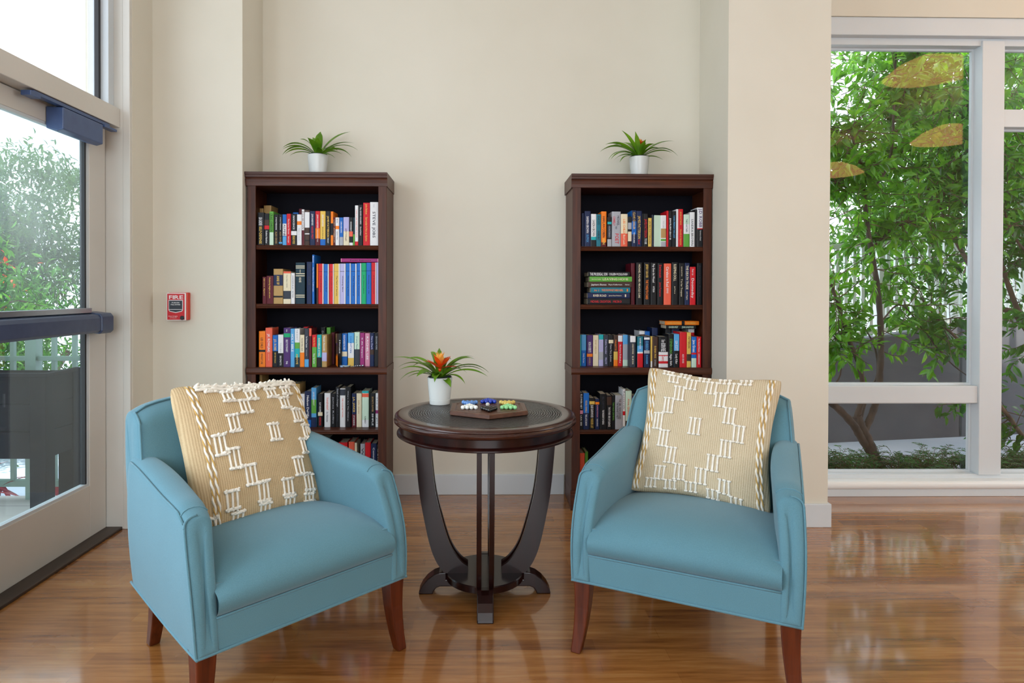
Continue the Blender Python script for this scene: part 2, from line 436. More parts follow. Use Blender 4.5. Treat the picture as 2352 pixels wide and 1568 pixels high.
# panic bar
prof = [(-1.822, .99), (-1.77, .984), (-1.757, .996), (-1.757, 1.052), (-1.768, 1.068), (-1.822, 1.076)]
pb = MB().prism(prof, 'y', 2.12, 3.03)
dpart('panic_bar', pb, M['navy'], bevel=.003)
ep = [(-1.840, .986), (-1.766, .978), (-1.752, .992), (-1.752, 1.058), (-1.764, 1.074), (-1.840, 1.082)]
dpart('panic_bar_end_cap', MB().prism(ep, 'y', 3.03, 3.125), M['navy'], bevel=.005)
dpart('panic_bar_rail', MB().box(-1.835, -1.80, 2.12, 3.03, 1.076, 1.10), M['steel'], bevel=.002)
# closer
dpart('closer_body', MB().prism([(-1.838, 1.870), (-1.792, 1.858), (-1.764, 1.866), (-1.764, 1.958), (-1.838, 1.962)], 'y', 2.77, 3.06), M['closer'], bevel=.004)
dpart('closer_arm', MB().box(-1.80, -1.772, 2.60, 3.13, 1.963, 1.978).box(-1.79, -1.76, 3.07, 3.17, 1.95, 1.962).box(-1.81, -1.77, 2.58, 2.64, 1.952, 1.972), M['closer'], bevel=.002)

# fire alarm pull station
fa = empty('fire_alarm', tuple(atY(415, 735, 3.43)))
x0, x1 = -.052, .052; H_ = .146
tag(fa, 'red fire alarm pull station with black handle on the beige wall beside the exit door', 'fire alarm')
mr = mat('alarm_red', (196, 24, 34), .35); mo = mat('alarm_side_red', (206, 48, 24), .4); mw = mat('alarm_white', (235, 232, 232), .4)
MB().box(x0+.004, x1, -.034, -.0005, .002, H_).build('back_box', mo, fa, bevel=.004)
MB().box(x0, x1-.006, -.046, -.034, 0, H_-.002).build('front_plate', mw, fa, bevel=.003)
MB().box(x0+.004, x1-.010, -.0475, -.045, .004, H_-.006).build('red_panel', mr, fa, bevel=.002)
hs = MB().prism([(-.040, .107), (.034, .107), (.034, .055), (.028, .047), (-.003, .040), (-.034, .047), (-.040, .055)], 'y', -.0495, -.047)
hs.build('handle_surround', mw, fa)
h_ = MB().prism([(-.037, .104), (.031, .104), (.031, .056), (.026, .050), (-.003, .044), (-.032, .050), (-.037, .056)], 'y', -.051, -.049)
hd = h_.build('pull_handle', mat('alarm_black', (24, 26, 36), .35), fa)
MB().prism([(-.036, .059), (.030, .059), (.030, .0565), (-.036, .0565)], 'y', -.054, -.05).build('handle_edge', mw, hd)
lk = MB().lathe([(.011, 0), (.011, .003), (.009, .004), (0.0001, .004)], n=24)
lo = lk.build('key_lock', mat('lock_black', (14, 14, 16), .3), fa); lo.rotation_euler = (R(90), 0, 0); lo.location = (.030, -.0475, .014)

# ---------------------------------------------------------------- lettering from cached glyphs
_gl = {}
def _mk_glyphs(chars):
    obs = []
    for ch in chars:
        for body, key in ((ch, ch),):
            c = bpy.data.curves.new('g', 'FONT'); c.body = body; c.size = 1; c.resolution_u = 2; c.offset = 0 if ch == 'M' else .014
            o = bpy.data.objects.new('g', c); COL.objects.link(o); obs.append((key, o))
    dg = bpy.context.evaluated_depsgraph_get()
    for key, o in obs:
        e = o.evaluated_get(dg); me = e.to_mesh()
        v = [(p.co.x, p.co.y) for p in me.vertices]; f = [tuple(p.vertices) for p in me.polygons]
        e.to_mesh_clear()
        if v:
            mn = min(p[0] for p in v); mx = max(p[0] for p in v)
            _gl[key] = ([(x-mn, y) for x, y in v], f, mx-mn)
    for _, o in obs:
        c = o.data; bpy.data.objects.remove(o); bpy.data.curves.remove(c)
_mk_glyphs("ABCDEFGHIJKLMNOPQRSTUVWXYZabcdefghijklmnopqrstuvwxyz0123456789.,'&-:|")
def lettering(text):
    """unit lettering: list of verts (x, y), faces, width, cap height about .73"""
    V = []; F_ = []; x = 0
    for ch in text:
        if ch == ' ' or ch not in _gl: x += .28; continue
        v, f, w = _gl[ch]; n = len(V)
        V += [(a+x, b) for a, b in v]; F_ += [tuple(i+n for i in q) for q in f]
        x += w+.07
    return V, F_, max(x-.07, .01)
def text_mesh(mb, text, x0, x1, z, h, y, mi=0):
    V, F_, w = lettering(text); s = (x1-x0)/w; sy = h/.73
    mb.add([(x0+a*s, y, z+b*sy) for a, b in V], F_, mi)
tm = MB(); text_mesh(tm, 'FIRE', -.038, .034, .112, .020, -.0480)
tm.build('lettering_fire', mw, fa, fix=False)
tm = MB(); text_mesh(tm, 'PUSH IN', -.022, .016, .090, .0065, -.0514); text_mesh(tm, 'PULL DOWN', -.027, .021, .080, .0065, -.0514)
tm.build('lettering_pull_down', mw, hd, fix=False)
tm = MB(); text_mesh(tm, 'Silent Knight', -.042, .006, .021, .004, -.0480); text_mesh(tm, 'by Honeywell', -.034, .000, .013, .004, -.0480)
tm.build('lettering_small', mw, fa, fix=False)

# ================================================================ BOOKCASES
SHELF_Z = [1.4275, 1.112, .772, .434, .114]     # top faces of shelves 1..5 (bottom deck last)
CY = 3.475
def bookcase(x0, x1, label):
    root = empty('bookcase', ((x0+x1)/2, CY, 0)); tag(root, label, 'bookcase', 'dark wood bookcases in the niche')
    w = (x1-x0)/2; D = .27; c, cx = M['case'], M['casex']
    MB().box(-w, -w+.018, .006, D, .10, 1.75).box(w-.018, w, .006, D, .10, 1.75).build('side_panel', c, root, bevel=.001)
    for s in (-1, 1):
        a, b = sorted((s*w, s*(w-.045)))
        MB().box(a, b, -.004, .0075, .10, 1.75).build('front_post', c, root, bevel=.002)
    MB().box(-w+.018, w-.018, D-.008, D-.002, .10, 1.75).build('back_panel', M['caseback'], root)
    # crown: stepped cornice
    pr = [(0.0, 1.742), (-.008, 1.744), (-.010, 1.760), (-.014, 1.776), (-.010, 1.786), (-.016, 1.789), (-.018, 1.801), (-.022, 1.803), (-.022, 1.816), (D, 1.816), (D, 1.742)]
    MB().prism(pr, 'x', -w-.008, w+.004).build('cornice', cx, root)
    for k, z in enumerate(SHELF_Z[:4]):
        if k == 2:
            pr = [(D-.01, z-.040), (.0, z-.040), (-.008, z-.036), (-.012, z-.026), (-.012, z-.006), (-.008, z), (D-.01, z)]
            MB().prism(pr, 'x', -w-.004, w+.003).build('middle_shelf', cx, root)
            continue
        pr = [(D-.01, z-.017), (.014, z-.017), (.014, z-.024), (.004, z-.024), (.001, z-.020), (.004, z-.016), (.001, z-.010), (.003, z-.006), (.0, z-.003), (.002, z), (D-.01, z)]
        MB().prism(pr, 'x', -w+.0455, w-.0455).build('shelf', cx, root)
    MB().box(-w+.018, w-.018, .004, D-.01, .094, .114).build('shelf', cx, root, bevel=.002)
    MB().box(-w-.006, w+.004, -.012, .012, .0, .092).box(-w-.006, w+.004, -.007, .012, .092, .104).box(-w, -w+.018, .012, D, 0, .1).box(w-.018, w, .012, D, 0, .1).build('plinth', cx, root, bevel=.003)
    return root
BL = bookcase(-1.240, -.496, 'tall dark wood bookcase full of books on the exit door side of the niche')
BR = bookcase(.504, 1.259, 'tall dark wood bookcase full of books on the garden window side of the niche')

# ---------------------------------------------------------------- books
PAL = dict(k=(15, 15, 19), n=(20, 34, 72), w=(222, 222, 224), c=(222, 210, 180), r=(200, 22, 34), o=(236, 124, 24), y=(222, 184, 82), b=(20, 100, 184), s=(86, 160, 214),
           t=(28, 110, 128), g=(92, 160, 62), p=(74, 42, 104), m=(88, 14, 28), d=(66, 44, 34), a=(164, 166, 174), l=(176, 172, 214), i=(206, 134, 160), u=(176, 142, 88),
           e=(12, 46, 60), f=(226, 96, 70), h=(196, 220, 200), j=(50, 54, 66), q=(24, 164, 170), v=(150, 40, 110), x=(12, 160, 104), z=(214, 178, 84))
_bm = {}
def bmat(c):
    if c not in _bm:
        _bm[c] = mat('book_cover_'+c, PAL[c], .5, spec=.28)
    return _bm[c]
_tm = {}
def book(root_loc, w, h, d, col, bands, titles, label, group, rot=(0, 0, 0), vert=False):
    cols = [col]; segs = []
    for bnd in [q for q in bands.split(',') if q and ':' in q]:
        rng, c = bnd.split(':'); a, b = rng.split('-'); segs.append((1-float(b), 1-float(a), c))
        if c not in cols: cols.append(c)
    if vert and 'w' not in cols: cols.append('w')
    zs = sorted({0.0, 1.0} | {round(a, 4) for a, b, c in segs} | {round(b, 4) for a, b, c in segs})
    mb = MB(); hw = w/2; bow = min(.0018, w*.08)
    xs = [-hw, -hw*.6, hw*.6, hw]; ys = [bow, 0, 0, bow]
    for i in range(len(zs)-1):
        zc = (zs[i]+zs[i+1])/2; mi = 0
        for a, b, c in segs:
            if a <= zc <= b: mi = cols.index(c)
        for k in range(3):
            mk = cols.index('w') if (vert and k == 2) else mi
            z0, z1 = zs[i]*h, zs[i+1]*h
            mb.add([(xs[k], ys[k], z0), (xs[k+1], ys[k+1], z0), (xs[k+1], ys[k+1], z1), (xs[k], ys[k], z1)], [(0, 1, 2, 3)], mk)
    bt = min(.002, w*.12)
    mb.box(-hw, -hw+bt, bow, d, 0, h).box(hw-bt, hw, bow, d, 0, h).box(-hw+bt, hw-bt, bow+.0003, bow+.0018, 0, h)
    o = mb.build('book', [bmat(c) for c in cols], None, fix=False)
    o.location = root_loc; o.rotation_euler = rot
    tag(o, label, 'book', group)
    ps = MB().box(-hw+bt, hw-bt, bow+.002, d-.003, .002, h-.0025)
    ps.build('page_block', M['pages'], o, fix=False)
    tms = {}
    for tt in [q for q in titles.split(';') if q]:
        p = tt.split('~'); text = p[0]; tc = p[1] if len(p) > 1 else 'w'
        f0 = float(p[2]) if len(p) > 2 else .08; f1 = float(p[3]) if len(p) > 3 else .9
        wf = float(p[4]) if len(p) > 4 else .52; off = float(p[5]) if len(p) > 5 else 0
        V, F_, tw = lettering(text)
        L = (f1-f0)*h; s = L/tw; sy = w*wf/.73
        T = tms.setdefault(tc, MB())
        T.add([(b*sy-.365*sy+off*w, -.0005, h*(1-f0)-a*s) for a, b in V], F_)
    for tc, T in tms.items():
        T.build('spine_lettering', bmat(tc), o, fix=False)
    return o
def shelf_books(rows, ox, oy, sc, z, place, group, setb=.012, depth=.12, rs=7):
    rnd = random.Random(rs)
    out = []
    for line in rows.strip().split('\n'):
        pos, col, bands, titles, lab = [q.strip() for q in line.split('|')]
        q = pos.split(); cx0, cx1, ct = map(float, q[:3])
        sb = float(q[3]) if len(q) > 3 else setb; dd = float(q[4]) if len(q) > 4 else depth+rnd.uniform(-.012, .012)
        rz = R(float(q[5])) if len(q) > 5 else 0
        vert = col.endswith('+'); col = col[0]
        Y = CY+sb
        p0 = atY(cx0/sc+ox, 700, Y); p1 = atY(cx1/sc+ox, 700, Y); pt = atY((cx0+cx1)/2/sc+ox, ct/sc+oy, Y)
        w = (p1.x-p0.x)-.0006; h = pt.z-z
        if rz: w = float(q[6])
        dd = min(dd, .262-sb)
        out.append(book(((p0.x+p1.x)/2, Y, z+.0004), w, h, dd, col, bands, titles, lab.strip(' ,')+', '+place, group, (0, 0, rz), vert))
    return out
def flat_books(rows, ox, oy, sc, place, group, sb=.012, z0=None, depth=.13):
    z = z0
    for line in rows.strip().split('\n'):
        pos, col, bands, titles, lab = [q.strip() for q in line.split('|')]
        cx0, cx1, c0, c1 = map(float, pos.split()[:4]); Y = CY+sb
        a = atY(cx0/sc+ox, (c0+c1)/2/sc+oy, Y); b = atY(cx1/sc+ox, (c0+c1)/2/sc+oy, Y)
        th = abs(atY(cx0/sc+ox, c0/sc+oy, Y).z-atY(cx0/sc+ox, c1/sc+oy, Y).z)
        book((b.x, Y, z+th/2+.0003), th, b.x-a.x, depth, col, bands, titles, lab.strip(' ,')+', '+place, group, (0, R(-90), 0))
        z += th+.0006
    return z
DB, WB = 'of door-side bookcase', 'of window-side bookcase'
Z1, Z2, Z3, Z4, Z5 = SHELF_Z
G = 'books on the %s shelf of the %s bookcase'
shelf_books('''
205 300 705|k||SELF-DEFENSE~y~.43~.96~.4;LISA GARDNER~w~.15~.4~.55|black paperback with gold title against the side post
305 380 720|k|.2-.36:d,.38-.5:r|Robins Number~w~.55~.95~.35|black paperback with brown and red bands
383 445 690|g|.62-1:h|CRAIG JOHNSON~k~.06~.6~.62|bright green paperback with black capitals
452 520 735|k||P PATTERSON~w~.1~.5~.3;ALEX CROSS~u~.56~.95~.4|first of two matching black paperbacks, nearer the green one,
524 576 735|k|.9-.95:s|P PATTERSON~w~.1~.5~.3;ALEX CROSS~u~.56~.9~.4|second of two matching black paperbacks, beside the pale blue one,
580 640 735|b|.3-.7:w,.72-1:s|ALPINE~n~.32~.7~.5|blue paperback with white and pale blue patches
642 704 725|r||The Secret Throne~w~.16~.65~.3;Ruth Langan~w~.72~.92~.3|small red paperback with white title
708 793 725|k|.55-.68:w|INNOCENCE~w~.06~.5~.3;DEAD FOSS~y~.7~.96~.42|black paperback with a white band across the middle
797 864 735|w|.22-.34:o|DeBorah Smith~a~.45~.85~.25|white paperback with a small orange picture
868 906 660|w|.58-1:m|DAN BROWN~m~.05~.55~.6|narrow tall white paperback with maroon lower end
912 985 668|d|.06-.1:w,.1-.5:w,.66-.69:w,.85-.88:k||brown and cream paperback with ruled lines
990 1068 685|n||JOHN SANDFORD~w~.08~.42~.34;NAKED PREY~r~.45~.82~.36|dark blue hardback with white and red lettering
1072 1142 685|r|.5-.8:o,.8-1:m|JOHN SANDFORD~w~.1~.5~.34;THE EMPRESS FILE~w~.52~.9~.2|red and orange hardback
1145 1224 685|y|.82-1:b|JOHN SANDFORD~w~.1~.45~.34;AN AMATEUR KILL~k~.46~.82~.2|yellow hardback with blue foot
1228 1300 685|k||JAMES PATTERSON~y~.14~.76~.42;THIS DAY~w~.78~.94~.3|black hardback with long gold lettering
1303 1340 690|o|.35-.7:k||narrow orange and black hardback
1343 1370 775|m||LADY ANTEBELLUM~c~.1~.9~.5|narrow maroon paperback
1373 1430 780|w|.3-.42:o|Brava~d~.05~.2~.3;Quiet Man~d~.5~.8~.25|short white paperback with a dark picture
1435 1490 780|b|.7-1:a|SARA BROOKS~w~.15~.55~.4|short teal-blue paperback with grey foot
1493 1578 775|l|.5-1:c|Judith McNaught~m~.4~.85~.25|lilac and cream paperback
1581 1635 780|k|.5-.68:f,.9-1:w|GOODNIGHT~w~.15~.5~.4|black paperback with coral patch and white foot
1638 1663 780|e|.6-1:g||very narrow dark green paperback
1666 1715 600|w|.9-1:r|TAKE A LIFE WILD WEST RULES~f~.1~.8~.35|narrow tall white paperback with red foot
1719 1785 590|k||The GOOD SOLDIERS~w~.06~.48~.3;David Finkel~w~.54~.75~.3|black hardback beside the tall red one
1789 1888 560|r||John Bolton~y~.03~.27~.28;Surrender Is Not an Option~y~.34~.9~.28|tall red hardback with yellow lettering
1892 2013 550|w||Walter Isaacson~a~.05~.12~.16;STEVE JOBS~j~.22~.82~.34|tall white hardback with grey capitals against the side post
225 292 645 .14|u||| tan book standing in the back row
300 410 600 .14|u|||thick tan book in the back row
735 818 705 .14|b|||blue book in the back row
825 872 650 .14|m|||maroon book in the back row
''', 560, 380, 6.533, Z1, 'top shelf '+DB, G % ('top', 'door-side'))
shelf_books('''
280 336 430|m||Great Epics~y~.05~.7~.3|dark maroon clothbound book nearest the post
340 441 415|m||Wuthering Heights and more~y~.05~.8~.22|wider dark maroon clothbound book with gold lettering
446 585 310|u|.17-.48:n,.77-.82:k|ANNE OF~y~.2~.45~.3|olive tan decorated book with a navy label
592 704 348|c|.0-.06:f,.6-.85:j|The Pilot Wife~k~.1~.5~.12|cream paperback with pink top and grey picture
708 763 372|w||CONTEMPORARY FICTION~j~.08~.8~.3|narrow white paperback with grey lettering
777 914 215|e|.075-.095:c,.12-.14:c,.26-.28:c,.31-.33:c,.78-.8:c,.825-.845:c|THE TREASURY~c~.17~.25~.12;HOLMES~c~.36~.48~.25|large dark teal book with silver bands
942 1020 205|n||HAWAII~j~.05~.15~.3;CALEB~j~.35~.55~.4|dark navy hardback in shade
1026 1058 98|b||Eames~w~.03~.16~.5;The Furniture Collection~w~.25~.75~.5|very tall thin blue book
1090 1115 232|d|.0-.6:o||narrow orange and brown book
1118 1196 232|r+|.19-.2:m|A New Beginning~m~.3~.7~.2|first red volume of the coloured set
1200 1275 237|b+|.19-.2:n|Morgans Run~n~.3~.7~.2|blue volume between the two red volumes
1280 1350 237|r+|.19-.2:m|The Last Vow~m~.3~.7~.2|second red volume of the coloured set
1354 1440 232|z+|.19-.2:u|The Mark of Secrets~k~.3~.8~.2|tan yellow volume of the coloured set
1443 1526 230|l+|.19-.2:j|Winning Slice~k~.3~.7~.2|lilac volume beside the yellow one
1530 1604 226|b+|.19-.2:n|The Moving House~k~.3~.8~.2|blue volume beside the lilac one
1607 1690 230|b+|.19-.2:n|The Memory~n~.3~.8~.2|middle blue volume with worn edges
1693 1760 224|b+|.19-.2:n|Beach House~n~.3~.8~.2|narrow blue volume beside the green one
1764 1836 222|x|.19-.2:e|Last Chance Saloon~k~.3~.75~.2|only green volume of the coloured set
1839 1911 218|b|.19-.2:n|Dreams for Me~k~.3~.75~.2|deep blue volume after the green one
1914 1987 216|r+|.19-.2:m|A Dogs Purpose~m~.3~.75~.2|red volume near the far post
1990 2028 214|l|||narrow lilac volume against the far post
''', 560, 570, 6.533, Z2, 'second shelf '+DB, G % ('second', 'door-side'), .008, .14)
_t = atY(1740/6.533+560, 214/6.533+570, CY+.008).z
flat_books('''
1455 2022 152 206|v|0-.02:i,.97-1:i|Reader Relieved It~k~.25~.8~.3|magenta book lying flat over the coloured set
''', 560, 570, 6.533, 'second shelf '+DB, G % ('second', 'door-side'), .008, _t+.002)
shelf_books('''
225 320 265|o|.52-.58:k|LEE CHILD~k~.18~.48~.34;MIDNIGHT LINE~d~.62~.92~.3|orange paperback with black lettering nearest the post
325 425 215|f||J.K. ROWLING~w~.15~.62~.36;THE CASUAL VACANCY~c~.66~.84~.1|thick coral hardback with white lettering
432 511 325|b|.5-1:k|J.D. ROBB~y~.12~.48~.42;NEW YORK TO DALLAS~y~.55~.88~.24|blue and black paperback with yellow lettering
514 592 318|w|.57-1:k|TOUCHING~a~.25~.55~.3;SECRETS~w~.65~.95~.3|white paperback with black lower half
597 697 215|p|.14-.24:x|Readers Digest~w~.04~.1~.2;SELECT FICTION BEST~w~.3~.62~.3;96~w~.85~.93~.3|purple hardback with a green patch
701 760 228|s||HOLY BIBLE~w~.14~.6~.6|narrow sky blue bible with white lettering
763 838 228|w|.36-.52:g,.52-.75:q,.75-1:e|THE BODY~a~.02~.3~.3;ABOVE~y~.66~.93~.4|white and green hardback with yellow word
842 908 320|c|.55-1:o|MCMASTERS GUN~d~.1~.5~.3|cream paperback with orange foot
911 975 225|j|.8-1:s|The Widows Teacher~w~.2~.5~.34;Natasha~a~.55~.72~.2|slate grey hardback with pale blue foot
979 1016 222|m|.0-.2:f||narrow dark red hardback beside the slate one
1024 1092 320|r|.38-1:g|Shes Not There~y~.08~.36~.35;Stay Up Late~w~.58~.9~.4|red and green paperback
1098 1165 320|q|.7-1:k|DANIELLE STEEL~c~.1~.68~.4|turquoise paperback with black foot
1172 1245 320|u|.55-.82:l|Hannah Alexander~w~.04~.5~.4|tan paperback with a lilac label
1420 1464 300 .03|k||House~w~.2~.6~.4|black paperback behind the angled book
1468 1550 300 .045|b|.55-.7:c|ROSAMUNDE PILCHER~w~.05~.5~.34|blue paperback with a cream picture band
1562 1652 290 .045|s|.3-.75:w,.75-1:z|SANDITON~b~.1~.6~.3|sky blue paperback fading to white and yellow
1660 1738 280 .045|h|.5-1:j|Dreamy Places~t~.12~.5~.3|pale teal paperback with dark picture foot
1745 1813 290 .045|v||In the Tempest~w~.15~.75~.3|plum magenta paperback
1820 1892 295 .045|i||RACHEL LEE~w~.1~.8~.4|rose pink paperback
1896 1955 290 .045|n|.5-.65:d|Nora Dark~l~.1~.5~.45|violet navy paperback
1960 2026 290 .045|k||SEASONS MORE~a~.1~.5~.34|black paperback against the far post
895 962 200 .15|r|||red book peeking from the back row
1150 1222 205 .15|k||Dr Poe~a~.1~.4~.4|black book in the back row
1242 1300 210 .15|g|||dark green book in the back row
1310 1362 285 .15|m|||maroon book in the back row
''', 560, 720, 6.533, Z3, 'third shelf '+DB, G % ('third', 'door-side'))
# the book turned with its front cover towards the room
def front_face_book(pxc, ptop, w, h, z, setb, rz, label, group, face, cw, titles, flip=1, ox=0):
    Y = CY+setb; p = atY(pxc, 700, Y)
    o = book((p.x, Y, z+.0004), .022, h, w, face[0], face[1], '', label, group, (0, 0, rz))
    return o
_h = atY(760, 767.5, CY+.03).z-Z3
o = book((atY(765.5, 700, CY+.02).x, CY+.082, Z3+.0004), .02, _h, .108, 'd', '.0-.3:u', '', 'brown gold paperback turned to show its front cover on the third shelf '+DB, G % ('third', 'door-side'), (0, 0, R(-72)))
tm = MB(); text_mesh(tm, 'HANNAH', .016, .086, _h*.86, .010, 0); text_mesh(tm, 'ALEXANDER', .010, .096, _h*.78, .010, 0)
q = tm.build('cover_lettering', bmat('c'), o, fix=False)
q.matrix_local = Matrix.Translation((-.0104, 0, 0)) @ Matrix.Rotation(R(90), 4, 'Z') @ Matrix.Rotation(0, 4, 'X')
tm = MB().box(.03, .078, -.0006, 0, _h*.66, _h*.73, 0)
q2 = tm.build('cover_label', bmat('p'), o); q2.matrix_local = q.matrix_local.copy()
tm = MB().prism([(.004, .004), (.104, .004), (.104, _h*.3), (.07, _h*.42), (.04, _h*.3), (.004, _h*.36)], 'y', -.0004, 0)
q2 = tm.build('cover_picture', bmat('o'), o); q2.matrix_local = q.matrix_local.copy()
shelf_books('''
232 272 70|u|||thin tan board book against the near post
276 378 190|j|||wide grey hardback behind the cushion corner
382 405 190|k|.25-.55:w||narrow black book with white mark beside the grey one
408 430 190|k|.25-.55:w||second narrow black book with white mark
434 512 185|k|||plain black hardback before the brown one
520 690 238|m|.0-.3:d||broad reddish brown book above the cushion
703 800 205|z|||gold tan hardback standing tall beside the brown one
804 842 205|u|||narrow brown hardback after the gold one
850 912 355|w|.6-.72:d|Contemporary~a~.1~.5~.3|narrow pale grey paperback with small dark picture
916 1010 315|n|.8-1:b|Nelson DeMille~w~.12~.75~.36|navy paperback with long silver lettering
1013 1088 265|s|.3-.65:g,.75-1:n|JAMES HERRIOT~w~.1~.45~.3|sky blue hardback with green landscape
1112 1182 355|k|.55-.66:c|KAY HOOPER~w~.26~.55~.36;HUNTING FEAR~r~.7~.95~.42|black paperback with cream disc and red title
1210 1300 345|w||TRANSPARENT~f~.12~.5~.3;St. Nicholas~j~.55~.85~.3|white paperback with coral and grey lettering
1312 1376 350|k||James Rollins~a~.1~.9~.3|short black paperback with small grey lettering
1380 1440 250|k||Death of a Stranger~a~.05~.5~.4;M.C. Beaton~j~.55~.85~.3|tall black hardback in faint grey lettering
1444 1524 275|w|.02-.18:j|THE ALICE NETWORK~f~.25~.75~.24|white hardback with grey picture at its top
1528 1606 250|k||Where Are The Children~a~.1~.85~.22|tall black hardback after the white one
1622 1690 350|n|.62-1:m|J.A. JANCE~y~.1~.55~.42;STANDING~w~.65~.95~.3|navy and maroon paperback with yellow lettering
1693 1768 348|c||Julia Jones~u~.2~.6~.3|plain cream paperback
1776 1875 312|h|.0-.06:q,.07-.17:f,.8-1:w|USED~k~.7~.9~.2|pale green hardback with turquoise top and red sticker
1898 1975 345|k||SECRETS SUMMER~u~.1~.55~.3;SIMPLE~w~.6~.95~.3|black paperback with tan and white lettering
1980 2026 345|w|.5-.6:v|The Cowgirl~j~.1~.9~.3|narrow white paperback with a magenta square
2028 2042 345|v|||very thin magenta paperback
''', 560, 850, 6.533, Z4, 'fourth shelf '+DB, G % ('fourth', 'door-side'), .075)
shelf_books('''
1095 1300 1010|e|||wide dark book beside the red one
1425 1555 1085|r|.1-.2:c||red hardback behind the chair arm
1575 1663 1075|f|||coral hardback between red and cream ones
1667 1700 1090|c|||narrow cream paperback
1752 1820 1105|a||W~j~.1~.3~.5|pale grey hardback
1824 1906 1085|r|.35-.6:k||red book with a black patch
1912 1995 1100|n||Common~w~.1~.5~.3|navy hardback near the post
1999 2040 1115|k||CHEYEN~w~.1~.5~.4|black hardback against the post
''', 560, 850, 6.533, Z5, 'bottom shelf '+DB, G % ('bottom', 'door-side'), .09)

shelf_books('''
296 334 715 .03|n|||narrow dark navy book against the near post
340 430 685|n||SANDRA BROWN~w~.15~.62~.4;OUTFOX~s~.66~.88~.4|navy hardback with white and sky blue lettering
438 515 728|w|.7-.8:q,.8-1:k|SANDRA BROWN~d~.18~.68~.5|white paperback with turquoise band and black foot
518 585 733|t||RICHARD CASTLE~k~.05~.32~.5;RAGING HEAT~k~.52~.8~.5|dark teal paperback
590 667 690|o|.88-1:m|HARLAN COBEN~k~.14~.74~.5;WIN~y~.76~.94~.5|bright orange paperback with black capitals
682 745 775|k|.16-.24:q,.3-.7:j,.75-1:a|MONTEREY~a~.3~.7~.3|short black paperback with grey picture
750 880 692|a||CONNELLY~r~.14~.4~.28~-.24;MICHAEL~j~.12~.4~.28~.22;POET~r~.63~.92~.42~.08;THRILLER~j~.42~.5~.2|wide light grey hardback with a large red title
884 985 728|c|.6-1:f|LEE CHILD~o~.16~.6~.34;Bad Luck~c~.64~.94~.3|cream paperback fading to orange
990 1045 768|k|.2-.42:a,.5-.82:c||short black paperback with pale blocks
1048 1118 675|b|.0-.3:n,.66-1:n|CLIVE CUSSLER~y~.05~.52~.45;TREASURE~w~.6~.9~.3|blue and navy paperback with yellow lettering
1121 1199 682|n||JAMES PATTERSON~z~.14~.78~.5;2nd~r~.8~.93~.4|navy hardback with long pale yellow lettering
1203 1222 722|k|||very narrow black hardback
1226 1290 725|k||JAMES PATTERSON~r~.16~.72~.6;TO DIE~w~.75~.92~.5|black paperback with red lettering
1294 1345 788|z||JAMES PATTERSON~d~.1~.9~.4|narrow golden paperback
1348 1368 740|j|||narrow dark grey hardback
1484 1562 748|w|.42-.72:u,.75-.82:g,.84-1:a|WALT LONG~a~.18~.4~.24|white paperback with a tan oval label
1569 1597 680|r|||thin red hardback in front of the black one
1600 1652 682|k||JEAN PILGRIM GRAY 101~w~.2~.8~.5|black paperback with white lettering after the red one
1656 1710 685|k||TANA FRENCH THE LOST~s~.12~.76~.45|black paperback with pale blue lettering
1713 1743 656|w|||narrow white hardback beside the red orange one
1746 1815 655|r||JASON MATTHEWS~y~.07~.42~.3;PALACE OF TREASON~y~.54~.95~.3|red orange hardback with yellow lettering
1826 1914 735|h|.3-.6:w,.6-1:g|THE PARTNER~e~.14~.55~.26|pale green paperback
1918 1990 700|w||SANDRA BROWN~j~.2~.96~.42|white hardback with long grey lettering
1994 2024 660|k|||narrow black hardback before the tallest one
2028 2127 632|w|.525-.55:r,.55-1:k|J.D. ROBB~p~.03~.5~.46;Ceremony in Death~w~.58~.84~.2|tallest hardback, white above and black below,
''', 1290, 380, 6.533, Z1, 'top shelf '+WB, G % ('top', 'window-side'))
_h = atY(1510, 495, CY+.03).z-Z1
o = book((atY(1290+1426/6.533, 700, CY+.05).x, CY+.016, Z1+.0004), .006, _h, .085, 'h', '.0-.03:s,.8-1:w', '', 'pale green book seen from its back cover on the top shelf '+WB, G % ('top', 'window-side'), (0, 0, R(-78)))
o.location.x = atY(1290+1378/6.533, 700, CY+.016).x
o.rotation_euler = (0, 0, R(-78)); 
z = flat_books('''
390 1026 756 850|k||MICHAEL CRICHTON~r~.07~.54~.36;MICRO~r~.6~.8~.36|black book with red lettering, lowest of the flat stack,
392 1024 671 752|n||RIVER ROAD~c~.13~.44~.42;James Dean Roberts~c~.5~.8~.2;I~c~.88~.91~.5|navy book with cream lettering, second from stack bottom,
440 1030 589 668|t||Jay J~o~.08~.2~.3;THE DOWNSTAIRS GIRL~o~.27~.82~.4;I~o~.91~.94~.5|teal book with copper lettering in the flat stack
398 1050 500 584|d||Jupiters Bones~w~.07~.42~.3;Faye Kellerman~w~.47~.78~.22;Morrow~w~.85~.95~.2|brown book with white lettering in the flat stack
420 1055 422 498|g|||green book with cream lettering in the flat stack
400 1024 346 416|k||THE PRODIGAL SON~w~.04~.46~.62;COLLEEN MCCULLOUGH~w~.5~.94~.5|black book with white capitals, topmost of the flat stack,
''', 1290, 570, 6.533, 'second shelf '+WB, G % ('second', 'window-side'), .010, Z2+.0005, .15)
gb = [o for o in bpy.data.objects if o.get('label', '').startswith('green book with cream')][0]
_T = MB(); V, F_, tw = lettering('LEAVING HOME'); L = .0937*.9; T2 = MB()
wd = .0105
hh = max(v.co.z for v in gb.data.vertices)
T2.add([(b*.011/.73-.0055, -.0005, hh*(1-.31)-a*(hh*.6/tw)) for a, b in V], F_)
